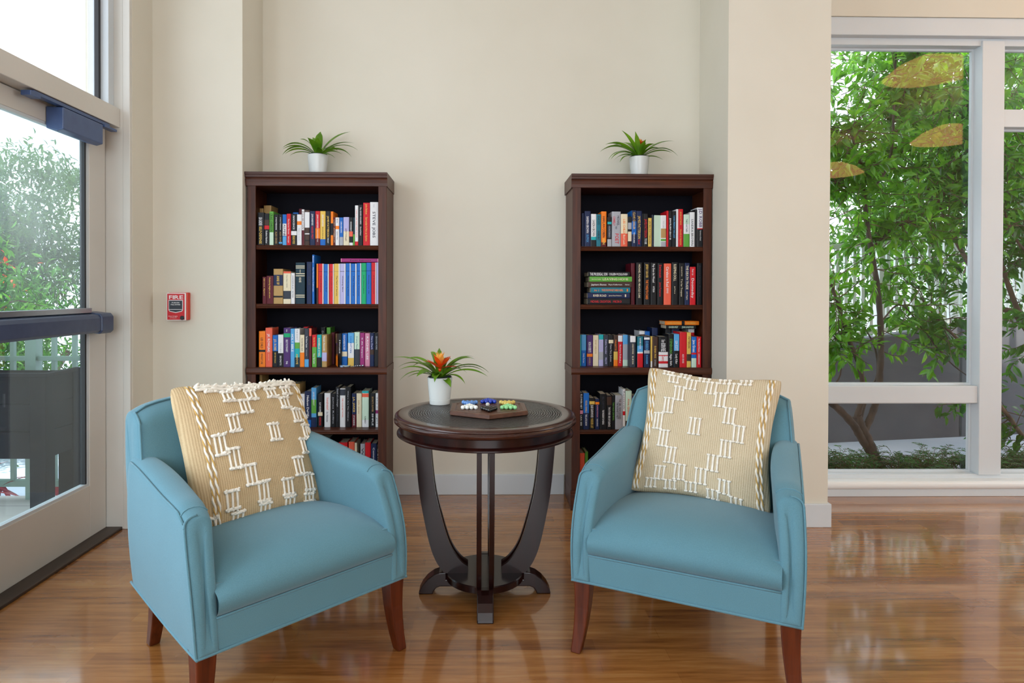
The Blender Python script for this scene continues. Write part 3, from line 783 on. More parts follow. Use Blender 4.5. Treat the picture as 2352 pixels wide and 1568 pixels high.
V, F_, tw = lettering('Garrison Keillor'); T2.add([(b*.006/.73-.003, -.0005, hh*(1-.05)-a*(hh*.22/tw)) for a, b in V], F_)
T2.build('spine_lettering', bmat('c'), gb, fix=False)
shelf_books('''
1040 1098 225 .03|m|||dark maroon hardback after the flat stack
1120 1210 215|k||MICHAEL PALMER MIRACLE CURE~c~.04~.84~.3|black hardback with thin cream capitals
1234 1326 215|k||JEFFERY DEAVER~z~.04~.36~.36;THE TWELFTH CARD~o~.41~.87~.4|black hardback with gold lettering
1335 1425 218|k||Pop Goes the Weasel~w~.03~.47~.36;PATTERSON~w~.56~.7~.3|black hardback with white lettering beside the gold one
1436 1523 225|k||Swimsuit~r~.04~.35~.4;James Patterson~r~.46~.8~.32|black hardback with red lettering
1533 1642 230|f||Careless in Red~w~.08~.56~.36;GEORGE~w~.59~.72~.24|thick coral red hardback with white lettering
1652 1746 212|k||SLEEPING DOLL~c~.04~.44~.42;Jeffery~c~.56~.74~.16|black hardback with cream capitals after the coral one
1758 1841 225|k||SUE GRAFTON~c~.08~.31~.18;T is for Trespass~c~.38~.8~.3|black hardback with small cream lettering
1846 1920 222|n||THE DEATH TRADE~c~.06~.63~.5;Jack Higgins~c~.68~.88~.26|navy hardback with cream capitals
1924 2010 280|r||Four to~w~.06~.22~.3;Doomsday~w~.3~.82~.42|shorter red hardback near the far post
2030 2116 225 .03|k||James Lee Burke~j~.05~.8~.2|black hardback in shade against the far post
''', 1290, 570, 6.533, Z2, 'second shelf '+WB, G % ('second', 'window-side'), .008, .14)
shelf_books('''
278 297 318 .07|q|||very narrow turquoise paperback against the near post
301 371 318 .07|s|.5-1:b|Dolly Parton~w~.6~.9~.3|sky blue paperback
382 470 325 .07|p|.6-.7:o|NORA ROBERTS~w~.22~.56~.46;ANGELS~u~.72~.96~.3|purple paperback with white lettering
475 556 325 .07|c||SIDNEY SHELDON~u~.15~.6~.3|cream paperback beside the purple one
562 630 315 .07|l|.0-.16:q,.55-.8:a|Secrets~a~.2~.5~.3|lilac grey paperback with teal top
635 705 320 .07|j||Debbie Macomber~l~.15~.62~.36;WILLOW~l~.72~.94~.4|slate violet paperback
709 780 320 .07|k|.16-.27:c|Diana Mary Jackson~a~.3~.86~.4|black paperback with a cream seal
784 847 325 .07|d|.53-.8:z,.8-1:o|PAULETTE~o~.15~.5~.36|reddish brown paperback with a yellow label
850 918 330 .07|r|.0-.2:w|Barbara Delinsky~w~.3~.9~.3|red paperback with white top
923 1000 320 .07|a|.0-.3:s,.8-1:h||misty grey blue paperback
1032 1114 335|j|.0-.2:w|A WALK IN THE WOODS~c~.25~.58~.3;BILL BRYSON~c~.64~.9~.3|slate paperback with white top
1140 1226 345|t|.3-.5:s,.5-.55:w,.55-1:r|SUMMER HOUSE~w~.05~.4~.25|teal paperback with red striped lower half
1241 1328 345|n|.03-.1:w,.45-.55:a|DEE HENDERSON~s~.14~.44~.5;DANGER~s~.6~.9~.3|navy paperback with pale blue capitals
1341 1364 345|z|.8-1:w||very narrow yellow green paperback
1367 1450 350|d||EUGENIA PRICE~y~.3~.7~.3;SAVANNAH~a~.75~.96~.3|dark brown paperback with gold lettering
1460 1601 346|k|.5-.6:w,.6-.63:r,.63-.8:w,.8-.88:r,.88-1:w|Stars~w~.1~.2~.4;BORN FREE~w~.22~.48~.5;Country~r~.62~.8~.3|wide paperback with starry dark top and red bands
1607 1685 310|k||STEPHEN KING~g~.14~.58~.5;Night Shift~w~.6~.95~.4|black paperback with lime green capitals
1689 1769 310|s|.5-1:k|LISA SCOTT~w~.2~.5~.5;Lady Killer~w~.6~.9~.4|sky blue and black hardback
1776 1880 280|r||ALEX CROSS~w~.62~.88~.24|tall bright red hardback, largest of the row,
1884 1946 285|z|.62-.82:d|PATTERSON~d~.12~.45~.5|yellow hardback beside the bright red one
1953 2028 350|b|.52-.58:r,.7-1:h|Jane Green~w~.1~.5~.5|bright blue paperback with red stripe
2033 2100 350|r||The Second Chance~w~.05~.5~.3;LANE BUCHANAN~w~.55~.9~.3|red paperback against the far post
1168 1250 262 .14|w|.1-.3:d||white book in the back row
1253 1328 268 .14|b|||blue book in the back row
1360 1445 215 .14|n||JAMES~y~.25~.6~.4|navy book rising from the back row
1560 1650 228 .14|k|||black book in the back row under the flat pair
1655 1770 228 .14|n|||navy book in the back row under the flat pair
1905 1995 230 .14|w|.1-.2:r||white book in the back row near the far post
''', 1290, 720, 6.533, Z3, 'third shelf '+WB, G % ('third', 'window-side'))
_t = atY(1290+1665/6.533, 720+228/6.533, CY+.14).z
flat_books('''
1570 2016 148 206|k||CHOSEN PREY~h~.08~.4~.5;JOHN SANDFORD~h~.52~.92~.5|black flat book under the orange one
1550 2063 84 143|o|.49-.58:k|LAUREL FIRSTBORN~y~.08~.46~.4;JOHN GRISHAM~y~.62~.9~.4|orange flat book, upper of the pair,
''', 1290, 720, 6.533, 'third shelf '+WB, G % ('third', 'window-side'), .10, _t+.001, .12)
shelf_books('''
206 246 205|k|.48-.58:i|FLOWER NET~w~.04~.44~.5;LISA SEE~w~.62~.9~.4|black paperback with pink patch beside the near post
250 314 210|b|.55-1:n|MICHAEL CONNELLY~y~.2~.55~.3;THE LATE SHOW~w~.58~.9~.34|bright blue paperback with navy foot
318 379 265|k|.1-.2:z|JULIE GARWOOD~w~.22~.62~.46;MURDER LIST~z~.65~.96~.46|black paperback with yellow label
384 431 275|n|.1-.18:o|SUPERSTITION~i~.2~.6~.3;KAREN ROBARDS~w~.65~.9~.3|navy paperback with pink lettering
437 511 218|k||BILL CLINTON~j~.08~.42~.3;THE PRESIDENT IS MISSING~w~.45~.86~.3|thick black paperback with white lettering
515 571 235|k|.04-.28:d|THE OTHER SIDE OF SILENCE~w~.34~.92~.4|black paperback with brown head
574 605 235|k||THE PALE CRIMINAL~g~.2~.74~.6|narrow black paperback with green lettering
609 691 235|a||THE GIRL WHO KICKED~d~.1~.7~.3~.15;THE HORNETS NEST~j~.2~.7~.3~-.2|taupe grey paperback
694 722 165|w|.55-.65:r|Roosevelt~j~.05~.5~.5|tall white and blue hardback
726 794 185|h|.78-.95:d|Anna Quindlen~f~.2~.7~.3|pale mint hardback with brown picture
797 819 245 .05|p|||narrow plum paperback
821 864 245 .05|c|.0-.1:u||cream paperback near the chair
867 888 250 .05|m|||narrow maroon paperback touching the chair
''', 1290, 860, 4.9, Z4, 'fourth shelf '+WB, G % ('fourth', 'window-side'), .012)
shelf_books('''
207 267 885|f|||coral red book beside the near post
271 305 870|g|||yellow green book behind the chair arm
''', 1290, 860, 4.9, Z5, 'bottom shelf '+WB, G % ('bottom', 'window-side'), .09)

# glass dish, tealight and string of silver beads on the third shelf of the door-side bookcase
p = atY(790, 700, CY+.022)
dm = MB().lathe([(.001, 0), (.016, 0), (.020, .004), (.0215, .008), (.020, .0075), (.0185, .004), (.001, .002)], n=32)
o = dm.build('glass_dish', mat('clear_dish_glass', (190, 205, 205), .08, 0, .6), smooth=True); o.location = (p.x+.012, p.y+.01, Z3)
tag(o, 'small clear glass dish in front of the books on the third shelf', 'dish')
o = MB().lathe([(.0001, 0), (.0095, 0), (.0095, .008), (.0085, .009), (.0001, .0085)], n=24).build('tealight', mat('pale_blue_wax', (150, 184, 220), .4), smooth=False)
o.location = (p.x-.012, p.y-.002, Z3+.0005-.0005); tag(o, 'pale blue tealight standing before the clear glass dish', 'candle')
st_ = MB(); xs = [1705, 1722, 1742, 1772, 1830, 1890, 1950, 2015]; rs_ = [.0016, .002, .0025, .0035, .0045, .0052, .006, .0068]
cx_ = p.x+.036
for r_ in rs_:
    cx_ += r_*1.15
    st_.lathe([(r_*math.sin(math.pi*k/8)+1e-5, -r_*math.cos(math.pi*k/8)) for k in range(9)], c=(cx_, CY+.022, Z3+r_), n=14)
    cx_ += r_*1.15
o = st_.build('silver_bead_strand', M['steel'], smooth=True); tag(o, 'strand of graded silver beads along the third shelf edge beside the glass dish', 'ornament')

# ================================================================ ROUND TABLE
TX, TY, TZ = .026, 2.535, .708
tb = empty('round_table', (TX, TY, 0)); tag(tb, 'round dark mahogany pedestal table with black textured inlay between the blue armchairs', 'table')
rim = [(.300, TZ-.002), (.303, TZ), (.338, TZ), (.346, TZ-.001), (.352, TZ-.005), (.3535, TZ-.010), (.350, TZ-.014), (.3515, TZ-.017), (.356, TZ-.021), (.3555, TZ-.028), (.350, TZ-.033), (.345, TZ-.035), (.300, TZ-.035)]
smooth_edges(MB().lathe(rim, n=128).build('table_rim', M['tablex'], tb), 50)
def inlay():
    m_, t, b = nt('black_ostrich_inlay'); v = coords(t)
    vo = t.nodes.new('ShaderNodeTexVoronoi'); vo.inputs['Scale'].default_value = 110
    wv = t.nodes.new('ShaderNodeTexWave'); wv.wave_type = 'RINGS'; wv.rings_direction = 'Z'; wv.inputs['Scale'].default_value = 34; wv.inputs['Distortion'].default_value = 5; wv.inputs['Detail'].default_value = 2
    t.links.new(v, vo.inputs['Vector']); t.links.new(v, wv.inputs['Vector'])
    h = math_(t, 'ADD', math_(t, 'MULTIPLY', vo.outputs['Distance'], .8), wv.outputs['Fac'])
    t.links.new(ramp(t, h, [(.2, (8, 8, 9)), (1.0, (44, 42, 42))]), b.inputs['Base Color'])
    b.inputs['Roughness'].default_value = .3
    bump(t, b, h, .8, .003); return m_
MB().lathe([(.0001, TZ-.001), (.15, TZ-.001), (.301, TZ-.001), (.301, TZ-.02), (.0001, TZ-.02)], n=96).build('table_inlay', inlay(), tb)
ap = [(.300, TZ-.034), (.334, TZ-.034), (.334, TZ-.040), (.334, TZ-.064), (.339, TZ-.067), (.341, TZ-.068), (.345, TZ-.072), (.345, TZ-.077), (.340, TZ-.080), (.300, TZ-.080)]
smooth_edges(MB().lathe(ap, n=128).build('apron', M['table'], tb), 30)
MB().lathe([(.0001, .055), (.148, .055), (.152, .058), (.152, .080), (.149, .084), (.0001, .084)], n=96).build('base_plate', M['table'], tb, smooth=False)
def catm(pts, n=6):
    P = [Vector(p) for p in pts]; P = [P[0]*2-P[1]]+P+[P[-1]*2-P[-2]]; out = []
    for i in range(1, len(P)-2):
        for k in range(n):
            t = k/n; a, b, c, d = P[i-1], P[i], P[i+1], P[i+2]
            out.append(.5*((2*b)+(c-a)*t+(2*a-5*b+4*c-d)*t*t+(3*b-a-3*c+d)*t**3))
    out.append(P[-2]); return out
outer = catm([(.276, .632), (.268, .53), (.258, .42), (.244, .33), (.216, .20), (.190, .13), (.158, .084)], 5)
inner = catm([(.214, .632), (.208, .53), (.196, .42), (.177, .33), (.138, .20), (.098, .135), (.066, .110)], 5)
def leg_board(mb, y0, y1):
    n = len(outer)
    for a, b in ((y0, y1),):
        rows = [[(o_.x, a, o_.y), (i_.x, a, i_.y), (i_.x, b, i_.y), (o_.x, b, o_.y)] for o_, i_ in zip(outer, inner)]
        mb.grid(rows, closed_v=True, cap0=True, cap1=True)
    mb.add([(.158, y0, .084), (.066, y0, .084), (.066, y0, .110), (.158, y1, .084), (.066, y1, .084), (.066, y1, .110)], [(0, 1, 2), (3, 5, 4), (1, 4, 5, 2), (0, 3, 4, 1)])
foot_p = [(.10, .058), (.10, .030), (.175, .030), (.190, .024), (.200, .010), (.203, .0), (.258, .0), (.256, .012), (.245, .034), (.225, .058), (.200, .076), (.178, .084), (.150, .086), (.150, .058)]
for k in range(4):
    a = R(90*k-90)
    mb = MB(); leg_board(mb, -.032, -.014); leg_board(mb, .014, .032)
    o = mb.build('leg', M['table'], tb); o.rotation_euler = (0, 0, a); smooth_edges(o, 45)
    o = MB().prism(foot_p, 'y', -.030, .030).build('foot', M['table'], tb, bevel=.004, seg=3); o.rotation_euler = (0, 0, a)

# marble game board
BX, BY = .040, 2.545
wb = wood('walnut_board', (66, 40, 28), (104, 66, 46), .4, 'x', 8)
bo = empty('marble_game_board', (BX, BY, TZ)); tag(bo, 'hexagonal wooden marble game board lying on the round table', 'game board')
hexp = lambda r, z: [(r*math.cos(R(60*k-90)), r*math.sin(R(60*k-90)), z) for k in range(6)]
mb = MB().grid([hexp(.168, 0), hexp(.172, .003), hexp(.172, .015), hexp(.169, .018), hexp(.150, .018), hexp(.147, .0155), hexp(.142, .0155), hexp(.139, .018)], closed_v=True, cap0=True, cap1=True)
mb.build('board', wb, bo)
PS = .0165; HH = PS*.866; holes = MB(); star = []
for i in range(-8, 9):
    for j in range(-8, 9):
        # triangular lattice with hex of radius 4 (inner hexagon of holes)
        if abs(i) <= 4 and abs(j) <= 4 and abs(i+j) <= 4:
            star.append(((i+j/2)*PS, j*HH))
for hx, hy in star:
    holes.lathe([(.0035, 0), (.0001, 0)], c=(hx, hy, .0185), n=10)
holes.build('hole_dimples', mat('dimple_dark', (36, 22, 16), .6), bo, fix=False)
MC = {'black': ((12, 12, 14), -90, 'glossy black'), 'white': ((228, 232, 226), -150, 'opaque white'), 'pale_blue': ((92, 142, 206), 150, 'pale blue'),
      'blue': ((30, 62, 176), 90, 'cobalt blue'), 'yellow': ((214, 190, 96), 30, 'mustard yellow'), 'green': ((142, 212, 146), -30, 'mint green')}
MR = .0082
sph = MB().lathe([(MR*math.sin(math.pi*k/12)+1e-6, -MR*math.cos(math.pi*k/12)) for k in range(13)], n=20)
for nm, (c, ang, desc) in MC.items():
    src = None; e_ = Vector((math.cos(R(ang)), math.sin(R(ang)))); p_ = Vector((-e_.y, e_.x))
    grp = nm.replace('_', ' ')+' marbles on the game board'
    for i in range(4):
        nrow = 4-i
        for j in range(nrow):
            q = e_*((5+i)*HH)*1.02+p_*((j-(3-i)/2)*PS*1.02)
            ccw = {'black': 'green', 'green': 'yellow', 'yellow': 'blue', 'blue': 'pale blue', 'pale_blue': 'white', 'white': 'black'}[nm]
            cw = {'black': 'white', 'green': 'black', 'yellow': 'green', 'blue': 'yellow', 'pale_blue': 'blue', 'white': 'pale blue'}[nm]
            if nrow == 1: lab = desc+' marble at the very point of its triangle on the game board'
            elif nrow == 3 and j == 1: lab = desc+' marble at the very middle of its triangle of ten'
            else:
                rowt = {2: 'second row from the point', 3: 'third row from the point', 4: 'innermost row'}[nrow]
                sd = ccw if j >= nrow/2 else cw
                endt = ('end nearest the ' if j in (0, nrow-1) else 'one step in from the ')
                lab = desc+' marble, '+rowt+', '+endt+sd+' ones'
            if src is None:
                src = sph.build('marble', mat('marble_'+nm, c, .08, 0, .5), smooth=True); o = src
            else:
                o = src.copy(); COL.objects.link(o)
            o.location = (BX+q.x, BY+q.y, TZ+.0175+MR); tag(o, lab, 'marble', grp)
cm = sph.build('marble', mat('marble_clear', (200, 200, 196), .05, 0, .5), smooth=True); cm.location = (BX-.004, BY+.006, TZ+.0175+MR)
tag(cm, 'single clear glass marble in the middle of the game board', 'marble')

# ================================================================ POTTED BROMELIADS
def strap_leaf(mb, base, az, L, w, e0, droop, n=14, twist=0):
    """arching strap leaf: starts at elevation e0 (deg), bends down by droop (deg) over its length"""
    p = Vector(base); d = Vector((math.cos(az), math.sin(az), 0)); side = Vector((-d.y, d.x, 0)); rows = []
    for i in range(n+1):
        t = i/n; el = R(e0-droop*t**1.25); dirv = d*math.cos(el)+Vector((0, 0, math.sin(el)))
        nrm = -d*math.sin(el)+Vector((0, 0, math.cos(el)))
        ww = w*(.55+.45*math.sin(math.pi*min(1, t*1.15)))*(1 if t < .7 else max(.02, 1-((t-.7)/.3)**1.5))
        sd = (side*math.cos(twist*t)+nrm*math.sin(twist*t))
        rows.append([p-sd*ww/2+nrm*ww*.16, p-nrm*.0, p+sd*ww/2+nrm*ww*.16])
        p = p+dirv*(L/n)
    mb.grid(rows)
def bromeliad(loc, s, leaves, label, flower=None, saucer=True, seed=1, lk=1.0):
    root = empty('potted_bromeliad', loc); tag(root, label, 'potted plant', 'white pots of bromeliad')
    r0, r1, h = .037*s, .0465*s, .098*s
    prof = [(.0001, 0), (r0, 0), (r0*1.02, .002), (r0+(r1-r0)*.17, h*.17)]
    if saucer: prof += [(r0+(r1-r0)*.17-.0015, h*.175), (r0+(r1-r0)*.17-.0015, h*.19), (r0+(r1-r0)*.19, h*.195)]
    prof += [(r1, h), (r1-.003, h+.001), (r1-.005, h-.002), (r0, h*.4)]
    smooth_edges(MB().lathe(prof, n=48).build('pot', M['potwhite'], root), 40)
    MB().lathe([(r1-.007, h*.5), (r1-.006, h+.004), (r1-.004, h+.0045), (r1-.009, h+.002), (r1-.010, h*.5)], n=40).build('inner_pot', M['innerpot'], root, smooth=True)
    MB().lathe([(.0001, h-.004), (r1-.008, h-.006)], n=32).build('soil', M['soil'], root)
    rnd = random.Random(seed)
    for az, L, w, e0, dr in leaves:
        mb = MB(); a = R(az); L *= lk; w *= 1+(lk-1)*1.2
        strap_leaf(mb, (.006*math.cos(a), .006*math.sin(a), h-.006), a, L*s, w*s, e0, dr, twist=rnd.uniform(-.5, .5))
        mb.build('leaf', M['leaf'], root, smooth=True)
    if flower:
        fl = empty('flower', (0, 0, 0)) if False else None
        fz, fs = flower; mb = MB(); m2 = MB()
        mb.tube([(0, 0, h+fz-.012), (0, 0, h+fz)], [.004*s, .007*s], 8)
        for k in range(14):
            a = R(k*137.5); el = 12+k*4.4; L = fs*(.060-.0022*k)
            strap_leaf(mb if k < 10 else m2, (0, 0, h+fz+.0012*k*fs), a, L*s, .021*s, el, -14 if k % 2 else 22, 8)
        for k in range(7):
            a = R(k*51+20); strap_leaf(m2, (0, 0, h+fz+.018*fs), a, .036*s*fs, .009*s, 62, -10, 6)
        f_ = mb.build('flower', M['flower'], root, smooth=True); m2.build('petals', M['flowertip'], f_, smooth=True)
    return root
# azimuths: 0 = towards the window side (image right), 180 = towards the door, 270 = towards the viewer
lv_table = [(182, .185, .017, 50, 62), (172, .17, .020, 52, 95), (190, .15, .022, 42, 70), (205, .12, .020, 30, 60), (200, .155, .020, 36, 90), (160, .16, .018, 62, 90), (230, .12, .030, 42, 80), (262, .095, .026, 38, 95),
            (2, .19, .024, 45, 95), (8, .17, .018, 40, 80), (-8, .175, .016, 32, 70), (20, .15, .028, 62, 75), (30, .165, .022, 58, 85), (-30, .11, .022, 30, 90), (95, .14, .024, 72, 60), (110, .16, .022, 66, 80), (75, .15, .022, 60, 90), (300, .085, .024, 10, 60), (140, .15, .022, 50, 90), (45, .14, .022, 50, 90), (250, .075, .018, 55, 110), (325, .13, .02, 50, 90)]
p = atZ(1009, 930, TZ)
bromeliad((p.x, p.y+.036, TZ), 1.14, lv_table, 'bromeliad with an orange red flower in a white pot on the round table', (.036, 1.3), True, 3, 1.06)
lv_l = [(178, .135, .018, 52, 92), (186, .125, .013, 44, 82), (182, .135, .013, 45, 108), (190, .115, .012, 36, 85), (195, .095, .009, 26, 70), (150, .11, .018, 66, 62), (120, .105, .018, 72, 52), (95, .115, .026, 80, 45), (25, .15, .022, 60, 45), (8, .135, .015, 48, 62), (-5, .15, .014, 42, 84), (-8, .13, .015, 36, 95), (-20, .095, .022, 26, 62), (-35, .085, .015, 12, 55), (-60, .07, .020, 55, 120), (250, .08, .022, 66, 60), (285, .075, .022, 70, 60), (60, .11, .02, 55, 80)]
p = atY(730, 400, 3.60)
bromeliad((p.x, 3.60, 1.8165), 1.20, lv_l, 'green bromeliad without a flower in a white pot on top of the door-side bookcase', None, True, 5, 1.36)
lv_r = [(176, .155, .018, 48, 92), (184, .14, .020, 52, 75), (170, .12, .018, 62, 88), (188, .13, .015, 38, 105), (193, .12, .013, 34, 95), (198, .105, .014, 22, 70), (210, .10, .016, 18, 80), (240, .10, .018, 74, 30), (285, .075, .018, 70, 40), (200, .12, .018, 70, 40), (310, .085, .020, 70, 95), (10, .155, .020, 50, 55), (0, .155, .018, 44, 98), (-6, .12, .018, 34, 60), (-25, .085, .015, 14, 55), (60, .12, .022, 65, 60), (120, .12, .022, 65, 60), (330, .09, .02, 55, 90)]
p = atY(1468, 400, 3.60)
bromeliad((p.x, 3.60, 1.8165), 1.20, lv_r, 'bromeliad with a small red flower in a white pot on top of the window-side bookcase', (.062, .75), True, 6, 1.30)

# ================================================================ ARMCHAIRS
def lerp(a, b, t): return a+(b-a)*t
def sstep(a, b, x):
    t = max(0, min(1, (x-a)/(b-a))); return t*t*(3-2*t)
ZB = .242
def armchair(loc, rz, label):
    root = empty('armchair', (loc[0], loc[1], 0), rz); tag(root, label, 'armchair', 'blue upholstered armchairs')
    U = M['blue']
    def outx(t, z):
        k = (z-ZB)/.40
        return .338+.010*math.sin(math.pi*min(1, max(0, k)))-lerp(.034, .016, min(1, max(0, k)))*t**1.3 - .006*max(0, k)
    def topz(t): return lerp(.606, .655, sstep(0, 1, t)) - .022*(1-sstep(0, .10, t))
    def inx(t, z):
        k = (z-ZB)/.40
        return outx(t, z)-lerp(.060, .078, min(1, max(0, k)))-.018*math.sin(math.pi*t)*sstep(.30, .45, z)
    def yf(z):
        return .098*sstep(.30, .66, z)**1.15 + .004*math.sin((z-ZB)/.4*math.pi*2)
    NT = 18
    def arm_row(t, s, shrink=0, yoff=0):
        zt = topz(t); pts = []
        zs_o = [ZB, .27, .33, .39, .45, .51, .56, zt-.030]
        ro = [(outx(t, z), z) for z in zs_o]
        xo, xi = outx(t, zt-.03), inx(t, zt-.03); mid = (xo+xi)/2; hw = (xo-xi)/2
        arc = [(mid+hw*math.cos(a)*(1 if True else 1), zt-.030+.030*math.sin(a)**.8) for a in [math.pi*k/8 for k in range(1, 8)]]
        ri = [(inx(t, z), z) for z in reversed(zs_o)]
        ro = [(outx(t, ZB)-.006, ZB), (outx(t, ZB), ZB), (outx(t, ZB), ZB+.004)]+ro[1:]
        ri = ri[:-1]+[(inx(t, ZB), ZB+.004), (inx(t, ZB), ZB), (inx(t, ZB)+.006, ZB)]
        for x, z in ro+arc+ri:
            cx, cz = (outx(t, z)+inx(t, z))/2, z
            if shrink: x = cx+(x-cx)*(1-shrink); z = z-(z-.42)*shrink*.12
            y = lerp(yf(z), .60, t)
            pts.append((s*x, y+yoff, z))
        return pts
    for s in (-1, 1):
        rows = [arm_row(0, s, .9, -.008), arm_row(0, s, .5, -.0085), arm_row(0, s, .14, -.006), arm_row(0, s, .0, .002)]
        rows += [arm_row((k/NT)**1.0, s) for k in range(1, NT+1)]
        mb = MB().grid(rows, closed_v=True, cap1=True, cap0=True)
        arm = mb.build('armrest', U, root, smooth=True, subsurf=1)
        # piping along the outer front edge and over the arm top
        fr_ = [Vector(p) for p in arm_row(0, s)]
        pts = [Vector((p.x*1.002, p.y-.001, p.z)) for p in fr_[1:14]]
        MB().tube(catm(pts, 3), .0036, 6).build('piping', U, arm, smooth=True)
        pts = [Vector((s*(outx(t, topz(t)-.022)-.001), lerp(yf(topz(t)), .60, t), topz(t)-.016)) for t in [k*.92/12 for k in range(0, 13)]]
        MB().tube(pts, .0034, 6).build('piping', U, arm, smooth=True)
        # pleats folded at the front of the arm top
        pl = MB()
        for dy in (.016, ):
            q = [Vector(arm_row(0, s)[k]) for k in range(6, 14)]
        t_ = .055; q = [Vector(arm_row(t_, s)[k]) for k in range(10, 17)]
        pl.tube([v+Vector((0, 0, -.0006)) for v in q], .0024, 6)
        pl.build('pleat', U, arm, smooth=True)
        # welt along the bottom side
        pts = [Vector((s*(outx(t, ZB)-.0), lerp(yf(ZB)-.006, .60, t), ZB)) for t in [k/12 for k in range(13)]]
        MB().tube(pts, .0042, 6).build('piping', U, arm, smooth=True)
    # seat cushion: crowned, front rolled
    rows = []; n = 20; SW = .286
    prof = [(.012, .328), (-.004, .336), (-.018, .356), (-.022, .378), (-.014, .402), (.004, .422), (.032, .440), (.08, .455), (.15, .464), (.25, .464), (.36, .452), (.46, .436), (.58, .42)]
    for y, z in prof:
        r = []
        for j in range(n+1):
            u = -1+2*j/n; w_ = SW*(1-.10*sstep(.2, .6, y)); e = abs(u)**5
            zz = z-(.016*e+.014*u*u)*sstep(.36, .44, z); yy = y+.006*e*(1-sstep(.1, .3, y))*sstep(.33, .37, z)
            r.append((u*w_, yy, zz))
        rows.append(r)
    seat = MB().grid(rows).build('seat_cushion', U, root, smooth=True, subsurf=1)
    # seam below the cushion
    MB().tube([(-SW+.57*k/10*1.0, .001, .329) for k in range(11)], .0036, 6).build('piping', U, seat, smooth=True)
    # front rail and underbody
    rl = MB().box(-SW, SW, .0, .03, ZB, .326).build('front_rail', U, root, bevel=.004)
    MB().tube([(-.338+.676*k/12, -.002, ZB) for k in range(13)], .0045, 6).build('piping', U, rl, smooth=True)
    MB().prism([(-.30, .02), (.30, .02), (.30, .5), (.27, .6), (.2, .66), (-.2, .66), (-.27, .6), (-.30, .5)], 'z', ZB+.004, .41).build('underbody', U, root)
    # back: curved, raked panel with crowned top
    def back(u, z, side):
        # side 0 front face, 1 rear face
        k = (z-ZB)/(.82-ZB); wv = lerp(.296, .276, k)+.018*math.sin(math.pi*k)
        yb = .455+.165*max(0, (z-.42)/.40)**1.5+.03*(1-u*u) if z > .42 else .455+.03*(1-u*u)
        if side: yb = lerp(.60, .745, k)+.02*(1-u*u)-.05*abs(u)**4*(1-k)
        return (u*wv, yb, z)
    def topb(u): return .796+.022*(1-u*u)-.014*abs(u)**10
    loops = []
    us = [-1+2*j/16 for j in range(17)]
    for u in us:
        zt = topb(u); col_ = []
        zf = [ZB, .34, .44, .52, .60, .68, .74, zt-.03]
        for z in zf: col_.append(back(u, z, 0))
        f_, b_ = back(u, zt, 0), back(u, zt, 1)
        for a in (.12, .3, .5, .7, .88):
            col_.append((f_[0], lerp(f_[1], b_[1], a), zt-.03+.03*math.sin(math.pi*a)**.6))
        for z in reversed(zf): col_.append(back(u, z, 1))
        loops.append(col_)
    # rounded ends
    def squash(col_, kx, s):
        cy = [(p[1]) for p in col_]; m_ = len(col_)
        out = []
        for i, p in enumerate(col_):
            q = col_[m_-1-i]; cy_ = (p[1]+q[1])/2
            out.append((p[0]+s*.010*kx, lerp(p[1], cy_, kx*.75), p[2]-.004*kx))
        return out
    full = [squash(loops[0], 1, -1), squash(loops[0], .35, -1)]+loops+[squash(loops[-1], .35, 1), squash(loops[-1], 1, 1)]
    bk = MB().grid(full, closed_v=True, cap0=True, cap1=True).build('backrest', U, root, smooth=True, subsurf=1)
    for s, col_ in ((-1, loops[0]), (1, loops[-1])):
        pts = [Vector(p)+Vector((0, -.002, 0)) for p in col_[3:9]]+[Vector(col_[9])+Vector((0, 0, .002))]
        MB().tube(catm(pts, 3), .0036, 6).build('piping', U, bk, smooth=True)
    pts = [Vector(c[9])+Vector((0, -.002, .002)) for c in loops]
    MB().tube(pts, .0034, 6).build('piping', U, bk, smooth=True)
    # legs
    def leg(s, y0, pts, w0, w1):
        rows = []
        for (dx, dy, z), k in zip(pts, [i/(len(pts)-1) for i in range(len(pts))]):
            w = lerp(w0, w1, k)/2
            rows.append([(s*dx-w, y0+dy-w, z), (s*dx+w, y0+dy-w, z), (s*dx+w, y0+dy+w, z), (s*dx-w, y0+dy+w, z)])
        MB().grid(rows, closed_v=True, cap0=True, cap1=True).build('leg', M['leg'], root, bevel=.004)
    for s in (-1, 1):
        leg(s, .032, [(.309, 0, ZB+.01), (.309, 0, .20), (.311, -.001, .15), (.315, -.004, .10), (.321, -.009, .05), (.329, -.015, 0)], .056, .033)
        leg(s, .55, [(.235, 0, ZB+.01), (.234, .012, .18), (.230, .045, .09), (.226, .085, 0)], .052, .034)
    return root
CHA = armchair((-.478, 1.882), .790, 'blue upholstered armchair beside the exit door holding the tufted straw cushion')
CHB = armchair((.6085, 1.937), -.480, 'blue upholstered armchair on the garden window side holding a smoothly embroidered cushion')

